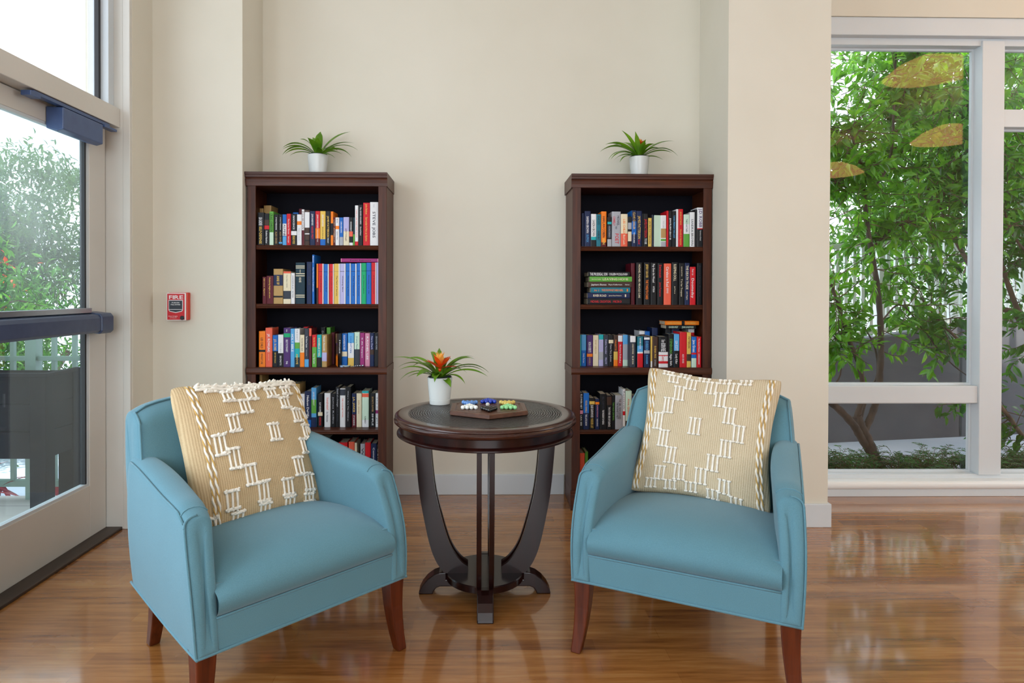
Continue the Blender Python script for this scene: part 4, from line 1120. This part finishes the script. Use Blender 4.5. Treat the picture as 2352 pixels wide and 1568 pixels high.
# ================================================================ CUSHIONS
def weave(name, c1, c2):
    m_, t, b = nt(name); v = coords(t)
    def wave(axis, sc, dist):
        w = t.nodes.new('ShaderNodeTexWave'); w.wave_type = 'BANDS'; w.bands_direction = axis; w.inputs['Scale'].default_value = sc*1.0
        w.inputs['Distortion'].default_value = dist; w.inputs['Detail'].default_value = 1; w.inputs['Detail Scale'].default_value = 1.5
        t.links.new(v, w.inputs['Vector']); return w.outputs['Fac']
    a = wave('X', 44, .8); c = wave('Z', 74, 1.0)
    h = math_(t, 'ADD', math_(t, 'MULTIPLY', a, .55), math_(t, 'MULTIPLY', c, .45))
    n = noise(t, v, 26, 4)
    col = ramp(t, math_(t, 'ADD', math_(t, 'MULTIPLY', h, .75), math_(t, 'MULTIPLY', n, .3)), [(.25, c1), (.7, c2)])
    t.links.new(col, b.inputs['Base Color']); b.inputs['Roughness'].default_value = .9; b.inputs['Specular IOR Level'].default_value = .15
    bump(t, b, h, .45, .0022); return m_
M['yarn'] = mottled('white_yarn', (226, 220, 206), (240, 236, 226), 60, .9, 300, .5, .002, .1)
M['goldyarn'] = mottled('gold_yarn', (186, 148, 84), (206, 172, 108), 60, .9, 300, .5, .002, .1)
def cushion(loc, yaw, tilt, roll, size, wm, blocks, shag, label, seed=1, ear=.05, br=(-.90, .85)):
    a = Vector((math.cos(yaw), math.sin(yaw), 0)); bk = Vector((-math.sin(yaw), math.cos(yaw), 0))
    b = Vector((0, 0, 1))*math.cos(tilt)+bk*math.sin(tilt)
    A = a*math.cos(roll)+b*math.sin(roll); B = -a*math.sin(roll)+b*math.cos(roll); Nn = A.cross(B)   # towards viewer is -y side
    rnd = random.Random(seed); S = size/2; T = .068
    def P(u, v, side=1, off=0):
        u_ = max(-1, min(1, u)); v_ = max(-1, min(1, v))
        pu = u_*(1-ear*math.cos(math.pi*v_/2)*abs(u_)); pv = v_*(1-ear*math.cos(math.pi*u_/2)*abs(v_))
        cr_ = 1-.055*abs(u_)**7*abs(v_)**7
        pu *= cr_; pv *= cr_
        th = T*((1-abs(u_)**3.0)*(1-abs(v_)**3.0))**.5
        wr = .0022*math.sin(9*u_+3*v_)*math.sin(7*v_)*(1-u_*u_)*(1-v_*v_)
        return Vector((S*pu, -side*(th+wr)-side*off, S*pv))
    n = 36; mb = MB()
    cs = [math.sin(math.pi/2*(-1+2*i/n)) for i in range(n+1)]
    for side in (1, -1):
        mb.grid([[P(u, v, side) for u in cs] for v in cs])
    bm_ = bmesh.new(); o = mb.build('cushion', [wm], None, smooth=True)
    me = o.data; bm_.from_mesh(me); bmesh.ops.remove_doubles(bm_, verts=bm_.verts, dist=.0004); bmesh.ops.recalc_face_normals(bm_, faces=bm_.faces); bm_.to_mesh(me); bm_.free()
    o.matrix_world = Matrix(((A.x, -Nn.x, B.x, loc[0]), (A.y, -Nn.y, B.y, loc[1]), (A.z, -Nn.z, B.z, loc[2]), (0, 0, 0, 1)))
    if (o.matrix_world.to_3x3().determinant()) < 0: raise RuntimeError('flipped')
    tag(o, label, 'cushion')
    em = MB(); r = .0030*size/.46
    bw, bh = .155, .235
    for u, v, *hh in blocks:
        hgt = hh[0] if hh else bh
        for k in (-1, 0, 1):
            uu = u+k*bw*.42; sl = rnd.uniform(-.006, .006)
            pts = [P(uu+sl*q, v-hgt/2+hgt*q, 1, .0018) for q in [i/8 for i in range(9)]]
            em.tube(pts, r*1.15, 7)
            for q in (0, 1):
                c = P(uu, v-hgt/2+hgt*q, 1, .003)
                rad = r*(1.7 if shag else 1.25)
                em.tube([c-Vector((rad*1.6, 0, 0)), c, c+Vector((rad*1.6, 0, 0))], [rad*.8, rad, rad*.8], 7)
                if shag:
                    for _ in range(3):
                        d = Vector((rnd.uniform(-1, 1), -rnd.random()*1.1, rnd.uniform(-.7, .7)))*.010
                        em.tube([c, c+d*.5+Vector((0, 0, rnd.uniform(-.003, .003))), c+d], [r*1.3, r*1.2, r*.9], 6)
        if shag:
            for q in (0, 1):
                pts = [P(u-bw*.55+bw*1.1*i/6, v-hgt/2+hgt*q, 1, .003)+Vector((rnd.uniform(-1, 1), -rnd.random(), rnd.uniform(-1, 1)))*.0018 for i in range(7)]
                em.tube(pts, [r*rnd.uniform(1.2, 1.9) for _ in pts], 7)
    if shag:   # ragged fringe along the upper edge
        for lane in (0, 1):
            pts = [P(-.72+1.6*i/34, .93-.05*lane, 1, .004)+Vector((rnd.uniform(-1, 1), -rnd.random(), rnd.uniform(-1, 1)))*.0035 for i in range(35)]
            em.tube(pts, [r*rnd.uniform(1.2, 2.3) for _ in pts], 7)
        for i in range(30):
            c = P(-.7+1.56*rnd.random(), .92+.05*rnd.random(), 1, .003); d = Vector((rnd.uniform(-1, 1), -rnd.random(), rnd.uniform(.1, 1)))*.014
            em.tube([c, c+d*.6, c+d], [r*1.5, r*1.4, r*.9], 6)
    em.build('embroidery', M['yarn'], o, smooth=True)
    # twisted braids near both side edges
    for s in (-1, 1):
        for mtl, ph, nm in (('yarn', 0, 'braid'), ('goldyarn', math.pi, 'braid')):
            bmv = MB()
            for lane in (0, .058):
                uc = (br[0] if s < 0 else br[1])+lane
                pts = []
                for i in range(90):
                    v = -.96+1.92*i/89; t = i/89*2*math.pi*(9)+ph
                    pts.append(P(uc, v, 1, .0012)+Vector((.0027*math.cos(t), -.0022*math.sin(t)-.0008, 0)))
                bmv.tube(pts, .0036 if mtl == 'yarn' else .0024, 6)
            bmv.build(nm, M[mtl], o, smooth=True)
    return o
def uv_inv(corners, pts):
    TL, TR, BR, BL = [Vector(c) for c in corners]; out = []
    for p in pts:
        q = Vector(p[:2]); s, t = .5, .5
        for _ in range(25):
            f = TL*(1-s)*(1-t)+TR*s*(1-t)+BR*s*t+BL*(1-s)*t-q
            fs = (TR-TL)*(1-t)+(BR-BL)*t; ft = (BL-TL)*(1-s)+(BR-TR)*s
            det = fs.x*ft.y-fs.y*ft.x
            s -= (f.x*ft.y-f.y*ft.x)/det; t -= (fs.x*f.y-fs.y*f.x)/det
        out.append((2*s-1, 1-2*t)+tuple(p[2:]))
    return out
blkB = uv_inv([(240, 60), (1580, 190), (1400, 1460), (80, 1270)],
    [(485, 135, .07), (660, 150, .08), (850, 185, .08), (1045, 205, .09), (1240, 225, .09), (545, 205, .14), (725, 260, .19), (920, 290), (1125, 295, .2), (603, 370), (1003, 430), (487, 497), (1088, 595), (368, 642), (760, 700), (1175, 765),
     (440, 808), (1048, 900), (521, 970), (922, 1038), (415, 1135, .2), (610, 1135), (805, 1170), (1010, 1255, .2), (330, 1222, .13), (515, 1255, .13), (705, 1280, .14), (898, 1335, .13), (1100, 1372, .1)])
blkA = uv_inv([(60, 150), (1350, 95), (1560, 1230), (520, 1470)],
    [(395, 205, .1), (600, 200, .08), (800, 185, .07), (550, 295, .16), (770, 280, .15), (975, 265, .15), (1150, 240, .12), (705, 400, .2), (1110, 365, .17), (610, 560), (1240, 480, .19), (510, 750, .26), (980, 645), (1345, 620, .2), (640, 870, .26), (1300, 755, .21),
     (790, 1015, .26), (1215, 940, .25), (680, 1215, .23), (915, 1155, .25), (1120, 1120, .21), (1315, 1070, .22), (575, 1395, .15), (765, 1360, .14), (965, 1300, .14), (1160, 1240, .13), (1330, 1195, .1)])
cushion((-.790, 2.262, .628), .93, .50, -.070, .507, weave('straw_weave_cloth', (172, 147, 110), (201, 179, 142)), blkA, True, 'straw coloured cushion with shaggy white tufts, propped on the armchair near the door', 4, .05, (-.80, .87))
cushion((.843, 2.385, .645), -.50, .45, -.045, .513, weave('oat_weave_cloth', (178, 161, 131), (208, 193, 165)), blkB, False, 'oatmeal cushion with neat white bar embroidery, propped on the armchair near the window', 9, .125, (-.90, .83))

# ================================================================ PENDANT LAMPS OF THE HALL (seen mirrored in the window glass)
amb = mat('amber_shade_glow', (226, 168, 92), .6, emit=(244, 190, 124), es=6)
def pendant(x, y, z, s, label):
    root = empty('pendant_lamp', (x, y, z)); tag(root, label, 'ceiling lamp', 'amber pendant lamps of the hall')
    MB().lathe([(.42*s, 0), (.30*s, .10*s), (.12*s, .18*s), (.02, .19*s)], n=40).build('lamp_shade', amb, root, smooth=True)
    MB().tube([(0, 0, .19*s), (0, 0, CEIL-z)], .006, 8).build('suspension_rod', M['darkmetal'], root)
    return root
pendant(3.62, 2.50, 2.93, .8, 'amber pendant lamp hanging close to the garden window')
pendant(5.36, .34, 2.93, .9, 'amber pendant lamp hanging farther from the garden window, mid hall')
pendant(5.24, -1.8, 2.93, .9, 'amber pendant lamp hanging deepest in the hall')

# ================================================================ GARDEN BEYOND THE WINDOW
rng = np.random.default_rng(12)
def leaf_cloud(mb, centers, dirs, L, wr=.38, droop=.35, jit=.25):
    """one folded, pointed leaf per centre"""
    n = len(centers); C = np.asarray(centers, float); D = np.asarray(dirs, float)
    D = D/np.linalg.norm(D, axis=1, keepdims=True)
    up = rng.normal(0, .45, (n, 3))+np.array([0, -.25, 1.0]); S_ = np.cross(D, up); S_ /= np.linalg.norm(S_, axis=1, keepdims=True)
    U_ = np.cross(S_, D); Ls = L*(1+rng.uniform(-jit, jit, (n, 1))); Wd = Ls*wr*.5
    p0 = C; p1 = C+D*Ls*.38-U_*Ls*.02; p2 = C+D*Ls*.72-U_*Ls*droop*.25; p3 = C+D*Ls-U_*Ls*droop*.5
    l1 = p1+S_*Wd+U_*Wd*.35; r1 = p1-S_*Wd+U_*Wd*.35; l2 = p2+S_*Wd*.75+U_*Wd*.25; r2 = p2-S_*Wd*.75+U_*Wd*.25
    V = np.stack([p0, l1, p1, r1, l2, p2, r2, p3], 1).reshape(-1, 3)
    b = len(mb.v); mb.v += [tuple(v) for v in V]
    for i in range(n):
        k = b+i*8
        mb.f += [(k, k+1, k+2), (k, k+2, k+3), (k+1, k+4, k+5, k+2), (k+2, k+5, k+6, k+3), (k+4, k+7, k+5), (k+5, k+7, k+6)]; mb.m += [0]*6
def twig_leaves(mbL, mbT, origin, direc, length, nleaf, L, wr=.38):
    """a twig with alternating leaves and a terminal whorl"""
    p = Vector(origin); d = Vector(direc).normalized(); pts = [p.copy()]
    for i in range(5):
        d = (d+Vector(rng.normal(0, .16, 3))).normalized(); p = p+d*length/5; pts.append(p.copy())
    mbT.tube(pts, [.0035, .003, .0028, .0024, .002, .0015], 4)
    c, dd = [], []
    for i in range(nleaf):
        t = .2+.8*i/nleaf; k = min(4, int(t*5)); q = pts[k].lerp(pts[k+1], t*5-k)
        o_ = Vector(rng.normal(0, 1, 3)); o_ = (o_-d*o_.dot(d)).normalized()
        c.append(q); dd.append(d*.55+o_*.9+Vector((0, 0, -.15)))
    leaf_cloud(mbL, c, dd, L, wr)
def limb(mb, pts, r):
    pts = catm(pts, 5); n = len(pts)
    rr = [lerp(r[0], r[1], i/(n-1))*(1+.08*math.sin(i*2.3)) for i in range(n)]
    mb.tube(pts, rr, 9); return pts
def at(px, py, Y): return tuple(atY(px, py, Y))
# --- first tree: forked trunk right behind the low bay of the window
t1 = empty('garden_tree', at(2015, 1083, 4.32)); t1l = Vector(t1.location)
tag(t1, 'broad leaved tree with a dark forked trunk behind the first garden window bay', 'tree', 'broad leaved garden trees')
tr = MB(); L1 = []
def rel(pts, o=t1l): return [tuple(Vector(p)-o) for p in pts]
def lb(pxs, r): L1.append(limb(tr, rel([at(*p) for p in pxs]), r))
lb([(2022, 1130, 4.30), (2014, 1070, 4.30), (1995, 1015, 4.31), (1980, 985, 4.32), (1968, 955, 4.33)], (.036, .030))
lb([(2000, 1040, 4.32), (1975, 1000, 4.30), (1960, 975, 4.28), (1925, 938, 4.25), (1896, 915, 4.22)], (.028, .022))
lb([(1985, 990, 4.32), (2003, 950, 4.36), (2018, 900, 4.40), (2023, 820, 4.42), (2022, 740, 4.42), (2014, 650, 4.42), (2000, 570, 4.40), (1990, 500, 4.38), (1984, 440, 4.36)], (.024, .014))
lb([(1984, 445, 4.36), (1979, 385, 4.30), (1962, 330, 4.25), (1955, 290, 4.2)], (.010, .005))
lb([(1985, 450, 4.36), (2030, 400, 4.42), (2048, 340, 4.46), (2053, 240, 4.5), (2058, 110, 4.5)], (.011, .007))
lb([(1968, 958, 4.33), (1982, 900, 4.30), (1974, 840, 4.28), (1950, 780, 4.25), (1925, 700, 4.22), (1904, 640, 4.2)], (.020, .009))
lb([(1975, 970, 4.34), (1995, 900, 4.42), (2015, 860, 4.5), (2010, 800, 4.5), (1985, 750, 4.5)], (.010, .005))
lb([(1896, 905, 4.2), (1930, 860, 4.25), (1925, 790, 4.3), (1905, 760, 4.3)], (.006, .004))
lb([(2022, 740, 4.42), (2070, 700, 4.5), (2130, 770, 4.55), (2180, 830, 4.6), (2232, 870, 4.6)], (.006, .004))
lb([(1984, 440, 4.36), (1940, 430, 4.3), (1905, 400, 4.25)], (.006, .004))
lb([(2053, 250, 4.5), (2100, 180, 4.5), (2122, 110, 4.5)], (.005, .003))
lb([(2000, 570, 4.40), (2060, 520, 4.5), (2120, 500, 4.55)], (.006, .003))
smooth_edges(tr.build('trunk', M['barkdark'], t1), 80)
fo = MB(); tw = MB()
for i in range(300):
    Lm = L1[int(rng.choice([2, 3, 4, 5, 7, 8, 9, 10, 11]))]; p = Lm[int(rng.integers(max(1, len(Lm)//4), len(Lm)))]
    q = Vector(p)+t1l
    if q.z < .75: continue
    twig_leaves(fo, tw, p, (rng.normal(0, 1), rng.normal(.1, .7), rng.normal(.15, .7)), rng.uniform(.15, .42), 11, .088)
for i in range(330):   # crown
    px = rng.uniform(1880, 2360); py = rng.uniform(60, 560)
    if (px-2010)**2/42**2+(py-245)**2/42**2 < 1: continue
    if rng.random() < (py-380)/420: continue
    q = Vector(at(px, py, rng.uniform(4.3, 5.3)))-t1l
    twig_leaves(fo, tw, q, (rng.normal(0, 1), rng.normal(0, .8), rng.normal(-.1, .6)), rng.uniform(.2, .5), 12, .092)
fo.build('foliage', M['treeleaf'], t1, fix=False)
tw.build('twigs', M['bark'], t1, fix=False)
# --- second tree to the right, leaning in
t2 = empty('garden_tree', (5.1, 5.05, -.05)); t2l = Vector(t2.location)
tag(t2, 'leaning tree with long bare diagonal branches behind the second garden window bay', 'tree', 'broad leaved garden trees')
tr = MB(); L2 = []
def lb2(pxs, r):
    q = rel([at(*p) for p in pxs], t2l)
    if pxs[0][0] > 2380: q = [(-.03, -.05, max(.15, q[0][2]-.25))]+q
    L2.append(limb(tr, q, r))
L2.append(limb(tr, [(0, 0, -.02), (-.05, -.02, .4), (-.02, -.05, .8), (.02, -.1, 1.3), (-.1, -.12, 2.0), (0, -.1, 2.8)], (.05, .03)))
lb2([(2560, 1150, 4.95), (2450, 1060, 4.8), (2360, 1010, 4.7), (2320, 960, 4.6), (2290, 920, 4.6), (2262, 860, 4.6), (2210, 790, 4.6), (2165, 745, 4.6), (2120, 690, 4.6)], (.020, .007))
lb2([(2500, 1000, 4.95), (2420, 860, 4.9), (2360, 760, 4.9), (2318, 660, 4.9), (2296, 580, 4.9), (2290, 480, 4.9)], (.026, .014))
lb2([(2400, 800, 4.9), (2330, 720, 4.8), (2286, 700, 4.8), (2222, 600, 4.8), (2180, 520, 4.8), (2155, 462, 4.8), (2120, 425, 4.8), (2075, 385, 4.7), (2055, 340, 4.7)], (.022, .010))
lb2([(2160, 470, 4.8), (2175, 420, 4.9), (2195, 360, 5.0), (2230, 200, 5.0)], (.010, .006))
lb2([(2440, 640, 4.9), (2340, 560, 4.7), (2290, 420, 4.7), (2280, 300, 4.7)], (.014, .006))
smooth_edges(tr.build('trunk', M['bark'], t2), 80)
fo = MB(); tw = MB()
for i in range(190):
    Lm = L2[int(rng.integers(1, len(L2)))]; p = Lm[int(rng.integers(len(Lm)//3, len(Lm)))]
    twig_leaves(fo, tw, p, (rng.normal(0, 1), rng.normal(.1, .7), rng.normal(.1, .7)), rng.uniform(.2, .5), 11, .095)
for i in range(420):
    px = rng.uniform(2090, 2440); py = rng.uniform(40, 600)
    if rng.random() < (py-330)/500: continue
    q = Vector(at(px, py, rng.uniform(4.9, 6.2)))-t2l
    twig_leaves(fo, tw, q, (rng.normal(0, 1), rng.normal(0, .8), rng.normal(-.1, .6)), rng.uniform(.25, .5), 13, .10)
fo.build('foliage', M['treeleaf2'], t2, fix=False)
tw.build('twigs', M['bark'], t2, fix=False)
# --- garden floor, retaining wall, fence
struct('ground_garden', MB().box(1.0, 14, 3.95, 16, -.25, -.05), M['paving'])
wa = atZ(1900, 1017, -.05); wc = atZ(2290, 999, -.05); dv = (wc-wa).normalized(); A0 = wa-dv*1.3; A1 = wa+dv*5.5
nv = Vector((-dv.y, dv.x, 0))
def wtop(s): return .60+.115*s
mb = MB(); Ls_ = (A1-A0).length
def wp(s, off, z): q = A0+dv*s+nv*off; return (q.x, q.y, z)
mb.add([wp(0, 0, -.05), wp(Ls_, 0, -.05), wp(Ls_, 0, wtop(Ls_)), wp(0, 0, wtop(0)), wp(0, .2, -.05), wp(Ls_, .2, -.05), wp(Ls_, .2, wtop(Ls_)), wp(0, .2, wtop(0))],
       [(0, 1, 2, 3), (5, 4, 7, 6), (3, 2, 6, 7), (0, 3, 7, 4), (1, 5, 6, 2)])
ret = struct('wall_garden', mb, M['concrete'])
js = (Vector(atY(2202, 900, 5.45))-A0).dot(dv)
mb = MB(); mb.add([wp(js, -.002, -.04), wp(js+.022, -.002, -.04), wp(js+.022, -.002, wtop(js)), wp(js, -.002, wtop(js))], [(0, 1, 2, 3)])
struct('trim_1', mb, mat('expansion_joint', (62, 64, 66), .8))
fe = empty('picket_fence', tuple(A0)); tag(fe, 'white slatted fence standing on the sloping concrete garden wall', 'fence')
fo_ = Vector(fe.location)
def fbox(mb, s0, s1, o0, o1, zf0, zf1):
    c = []
    for zz in (zf0, zf1):
        for s, o in ((s0, o0), (s1, o0), (s1, o1), (s0, o1)): c.append(tuple(Vector(wp(s, o, wtop(s)+zz))-fo_))
    mb.add(c, [(0, 3, 2, 1), (4, 5, 6, 7), (0, 1, 5, 4), (1, 2, 6, 5), (2, 3, 7, 6), (3, 0, 4, 7)])
mb = MB(); fbox(mb, 0, 5.6, .07, .11, .03, .065); mb.build('bottom_rail', M['fence'], fe)
mb = MB(); fbox(mb, 0, 5.6, .06, .12, .78, .82); mb.build('top_rail', M['fence'], fe)
s = .05; k = 0
while s < 5.5:
    mb = MB()
    if k % 9 == 4: fbox(mb, s-.012, s+.042, .055, .125, .0, .80); mb.build('post', M['fence'], fe)
    else: fbox(mb, s, s+.030, .08, .10, .06, .79); mb.build('slat', M['fence'], fe)
    s += .0815; k += 1
# --- shrubs behind the fence
def shrub(name, c, r, n, L, mt, label, group, cat='shrub', wr=.34, stems=True, droop=.4):
    root = empty(name, (c[0], c[1], c[2]-r[2])); tag(root, label, cat, group)
    mb = MB(); P_ = rng.normal(0, 1, (n, 3)); P_ /= np.linalg.norm(P_, axis=1, keepdims=True)
    P_ = P_*(rng.random((n, 1))**.4)*np.array(r)*(1+.2*np.sin(P_[:, :1]*7+P_[:, 2:3]*5))+np.array([0, 0, r[2]])
    D_ = rng.normal(0, 1, (n, 3))+np.array([0, 0, -.1]); leaf_cloud(mb, P_, D_, L, wr, droop)
    mb.build('foliage', mt, root, fix=False)
    if stems:
        st = MB()
        for k in range(5):
            a = rng.uniform(0, 6.28); st.tube([(0, 0, 0), (.2*r[0]*math.cos(a), .2*r[1]*math.sin(a), r[2]*.6), (.5*r[0]*math.cos(a), .5*r[1]*math.sin(a), r[2]*1.4)], [.03, .02, .008], 6)
        st.build('stems', M['bark'], root)
    return root
shrub('shrub', (3.6, 7.3, 1.0), (.9, .5, .95), 2600, .09, M['farleaf'], 'pale sunlit shrub behind the white fence, nearest the pillar', 'shrubs behind the white fence')
shrub('shrub', (5.0, 7.2, 1.1), (1.0, .5, 1.1), 2600, .09, M['treeleaf'], 'mid green shrub behind the middle of the white fence', 'shrubs behind the white fence')
shrub('shrub', (6.5, 7.3, 1.2), (1.1, .5, 1.2), 2600, .10, M['treeleaf2'], 'dark green shrub behind the far end of the white fence', 'shrubs behind the white fence')
shrub('garden_tree', (7.3, 8.6, 3.2), (1.7, .8, 1.6), 3800, .12, M['treeleaf2'], 'tall dark tree rising behind the second garden window bay', 'broad leaved garden trees', 'tree')
shrub('garden_tree', (5.6, 8.8, 2.1), (1.3, .8, .9), 1500, .12, M['farleaf'], 'pale sunlit tree far behind the white fence', 'broad leaved garden trees', 'tree')
# --- yew sprays along the foot of the window
def yew_sprays(x0, x1, n, name, label):
    root = tag(empty(name, ((x0+x1)/2, 4.08, -.05)), label, 'hedge', 'low yew hedges at the foot of the window')
    mb = MB(); st = MB()
    for i in range(n):
        x = rng.uniform(x0, x1)-(x0+x1)/2; y = rng.uniform(.05, .26); hgt = rng.uniform(.06, .15)*(1.35 if rng.random() < .15 else 1)
        a = rng.uniform(0, 6.28); ln = rng.uniform(.03, .10)
        pts = [Vector((x, y, .0)), Vector((x+ln*.3*math.cos(a), y+ln*.3*math.sin(a), hgt*.6)), Vector((x+ln*math.cos(a), y+ln*math.sin(a), hgt)), Vector((x+ln*1.7*math.cos(a), y+ln*1.7*math.sin(a), hgt*1.02))]
        cp = catm(pts, 5); st.tube(cp, .0014, 4)
        cs, ds = [], []
        for k in range(2, len(cp)-1):
            d = (cp[k+1]-cp[k-1]).normalized(); sd = d.cross(Vector((0, 0, 1)));
            if sd.length < .1: sd = Vector((math.sin(a), -math.cos(a), 0))
            sd.normalize()
            for s_ in (-1, 1):
                cs.append(cp[k]); ds.append(sd*s_+d*.5+Vector((0, 0, .15)))
        leaf_cloud(mb, cs, ds, .024, .20, .2)
    mb.build('needles', M['yew'], root, fix=False); st.build('stems', M['bark'], root, fix=False)
yew_sprays(1.9, 3.03, 620, 'yew_hedge', 'low feathery yew hedge below the first garden window bay')
yew_sprays(3.05, 4.6, 780, 'yew_hedge', 'low feathery yew hedge below the second garden window bay')

# ================================================================ PATIO BEYOND THE EXIT DOOR
struct('ground_patio', MB().box(-9, -1.95, 1.0, 3.78, -.2, -.012), M['deck'])
struct('ground_beyond', MB().box(-16, 1.0, 3.78, 16, -.35, -.15).box(-16, -9, 1, 3.78, -.35, -.15), M['paving'])
j_ = MB()
for k in range(5): j_.add([(-6, 1.4+.55*k, -.0118), (-1.96, 1.4+.55*k, -.0118), (-1.96, 1.405+.55*k, -.0118), (-6, 1.405+.55*k, -.0118)], [(0, 1, 2, 3)])
struct('trim_2', j_, mat('paving_joint', (120, 112, 110), .9))
pl = empty('raised_planter_box', (-2.75, 3.5, -.012)); tag(pl, 'dark stained raised planter box on legs outside the exit door', 'planter')
px_ = M['planter']
mb = MB()
for z0, z1 in ((.31, .45), (.453, .595), (.598, .74)):
    mb.box(-.75, .485, -.09, -.065, z0, z1).box(.46, .485, -.065, .20, z0, z1).box(-.75, .485, .175, .20, z0, z1)
mb.build('planter_box', px_, pl, bevel=.002)
MB().box(-.77, .50, -.105, -.05, .74, .758).box(.455, .50, -.05, .21, .74, .758).build('rim_board', px_, pl, bevel=.002)
MB().box(-.73, .458, -.06, .17, .6, .70).build('soil', M['soil'], pl)
for x, y in ((.405, -.10), (-.72, -.10), (.405, .13), (-.72, .13)):
    MB().box(x, x+.085, y, y+.075, .0, .74).build('leg', px_, pl, bevel=.003)
gr = empty('patio_railing', (-5, 3.74, -.012)); tag(gr, 'grey green patio railing with square balusters behind the planter box', 'railing')
MB().box(-2.4, 3.0, -.02, .02, .07, .105).build('bottom_rail', M['railing'], gr)
MB().box(-2.4, 3.0, -.025, .025, .965, 1.0).build('top_rail', M['railing'], gr)
MB().box(-2.4, 3.0, -.015, .015, .79, .815).build('mid_rail', M['railing'], gr)
for k in range(46):
    x = -2.35+.117*k
    if k % 12 == 5: MB().box(x-.03, x+.03, -.03, .03, 0, 1.0).build('post', M['railing'], gr)
    else: MB().box(x-.011, x+.011, -.011, .011, .10, .97).build('baluster', M['railing'], gr)
# plants growing from the planter: palm-like fronds
fr = empty('arching_shrub', (-2.8, 3.52, .69)); tag(fr, 'arching grey branched shrub growing out of the raised planter box', 'shrub')
mb = MB(); st = MB()
for k, (dx, dz, ln) in enumerate(((-.5, .35, .5), (-.25, .7, .7), (.15, .9, .75), (.3, .5, .5), (-.7, .2, .4))):
    pts = catm([(0, 0, 0), (dx*.3, .02*k, dz*.5), (dx*.7, .03*k, dz*.85), (dx*1.2, .05*k, dz*.8)], 4); st.tube(pts, [.012-.0008*i for i in range(len(pts))], 6)
    cs = []; ds = []
    for p in pts[4:]:
        for _ in range(5): cs.append(p); ds.append(rng.normal(0, 1, 3))
    leaf_cloud(mb, cs, ds, .07, .3)
st.build('stems', M['bark'], fr); mb.build('foliage', M['treeleaf'], fr, fix=False)
rd = empty('red_cordyline', (-2.78, 3.98, -.15)); tag(rd, 'low red leaved plant behind the patio railing', 'shrub')
for k in range(40):
    mb = MB(); strap_leaf(mb, (rng.uniform(-.6, .6), rng.uniform(-.08, .1), 0), R(rng.uniform(0, 360)), rng.uniform(.3, .5), .035, rng.uniform(50, 80), rng.uniform(40, 90), 8); mb.build('leaf', M['redleaf'], rd, smooth=True)
TG = 'sunlit trees beyond the patio'
def far_tree(name, x, y, r, h, n, mt, label, L=.09):
    root = empty(name, (x, y, -.15)); tag(root, label, 'tree', TG)
    st = MB()
    for k in range(4):
        a = rng.uniform(-1, 1); st.tube(catm([(0, 0, 0), (a*.2, 0, h*.35), (a*.5, .1, h*.65), (a*.9*r[0], .2, h*1.0)], 4), [.05*(1-.04*i) for i in range(13)], 6)
    st.build('trunk', M['bark'], root)
    mb = MB(); nc = n//70; Cc = rng.normal(0, 1, (nc, 3)); Cc /= np.linalg.norm(Cc, axis=1, keepdims=True)
    Cc = Cc*(rng.random((nc, 1))**.4)*np.array(r)*(1+.15*np.sin(Cc[:, :1]*6+Cc[:, 2:3]*7))+np.array([0, 0, h])
    P_ = Cc[rng.integers(0, nc, n)]+rng.normal(0, 1, (n, 3))*np.array([.17, .14, .07])
    leaf_cloud(mb, P_, rng.normal(0, 1, (n, 3))+np.array([0, 0, -.4]), L, .3, .5)
    mb.build('foliage', mt, root, fix=False)
far_tree('feathery_tree', -4.9, 6.3, (1.3, .8, 1.0), 1.75, 26000, M['farleaf'], 'pale green feathery tree filling the upper half of the exit door glass', .07)
far_tree('feathery_tree', -6.9, 7.0, (1.2, .8, 1.0), 1.45, 13000, M['farleaf'], 'feathery tree farther along beyond the patio railing', .075)
far_tree('feathery_tree', -3.9, 5.0, (.75, .45, .6), .85, 9000, M['treeleaf2'], 'low leafy bush just beyond the patio railing', .06)
rf = empty('red_flowering_shrub', (-4.25, 5.6, -.15)); tag(rf, 'shrub with orange red blossoms beyond the patio railing', 'shrub')
mb = MB(); n = 240; leaf_cloud(mb, rng.normal(0, 1, (n, 3))*np.array([.18, .15, .13])+np.array([0, -.2, 1.42]), rng.normal(0, 1, (n, 3)), .06, .5); mb.build('blossoms', M['flower'], rf, fix=False)
mb = MB(); n = 700; leaf_cloud(mb, rng.normal(0, 1, (n, 3))*np.array([.3, .2, .4])+np.array([0, 0, .8]), rng.normal(0, 1, (n, 3)), .08, .3); mb.build('foliage', M['treeleaf'], rf, fix=False)
# white neighbouring building with a fascia band
nb = empty('neighbouring_building', (-12, 13.5, -.35)); tag(nb, 'white stucco building with a flat fascia band behind the trees outside the exit door', 'building')
MB().box(-8, 7.0, 0, 5, 0, 5.55).build('wall', M['stucco'], nb)
MB().box(-8.5, 7.6, -.7, 5.5, 5.55, 6.1).build('fascia', M['stucco'], nb)
MB().box(-8.2, 7.3, -.4, 5.2, 6.1, 9.4).build('upper_wall', M['stucco'], nb)
MB().box(-8.5, 7.6, -.5, 5.5, 9.4, 9.6).build('roof', M['stucco'], nb)
# grey plank house seen through the garden foliage
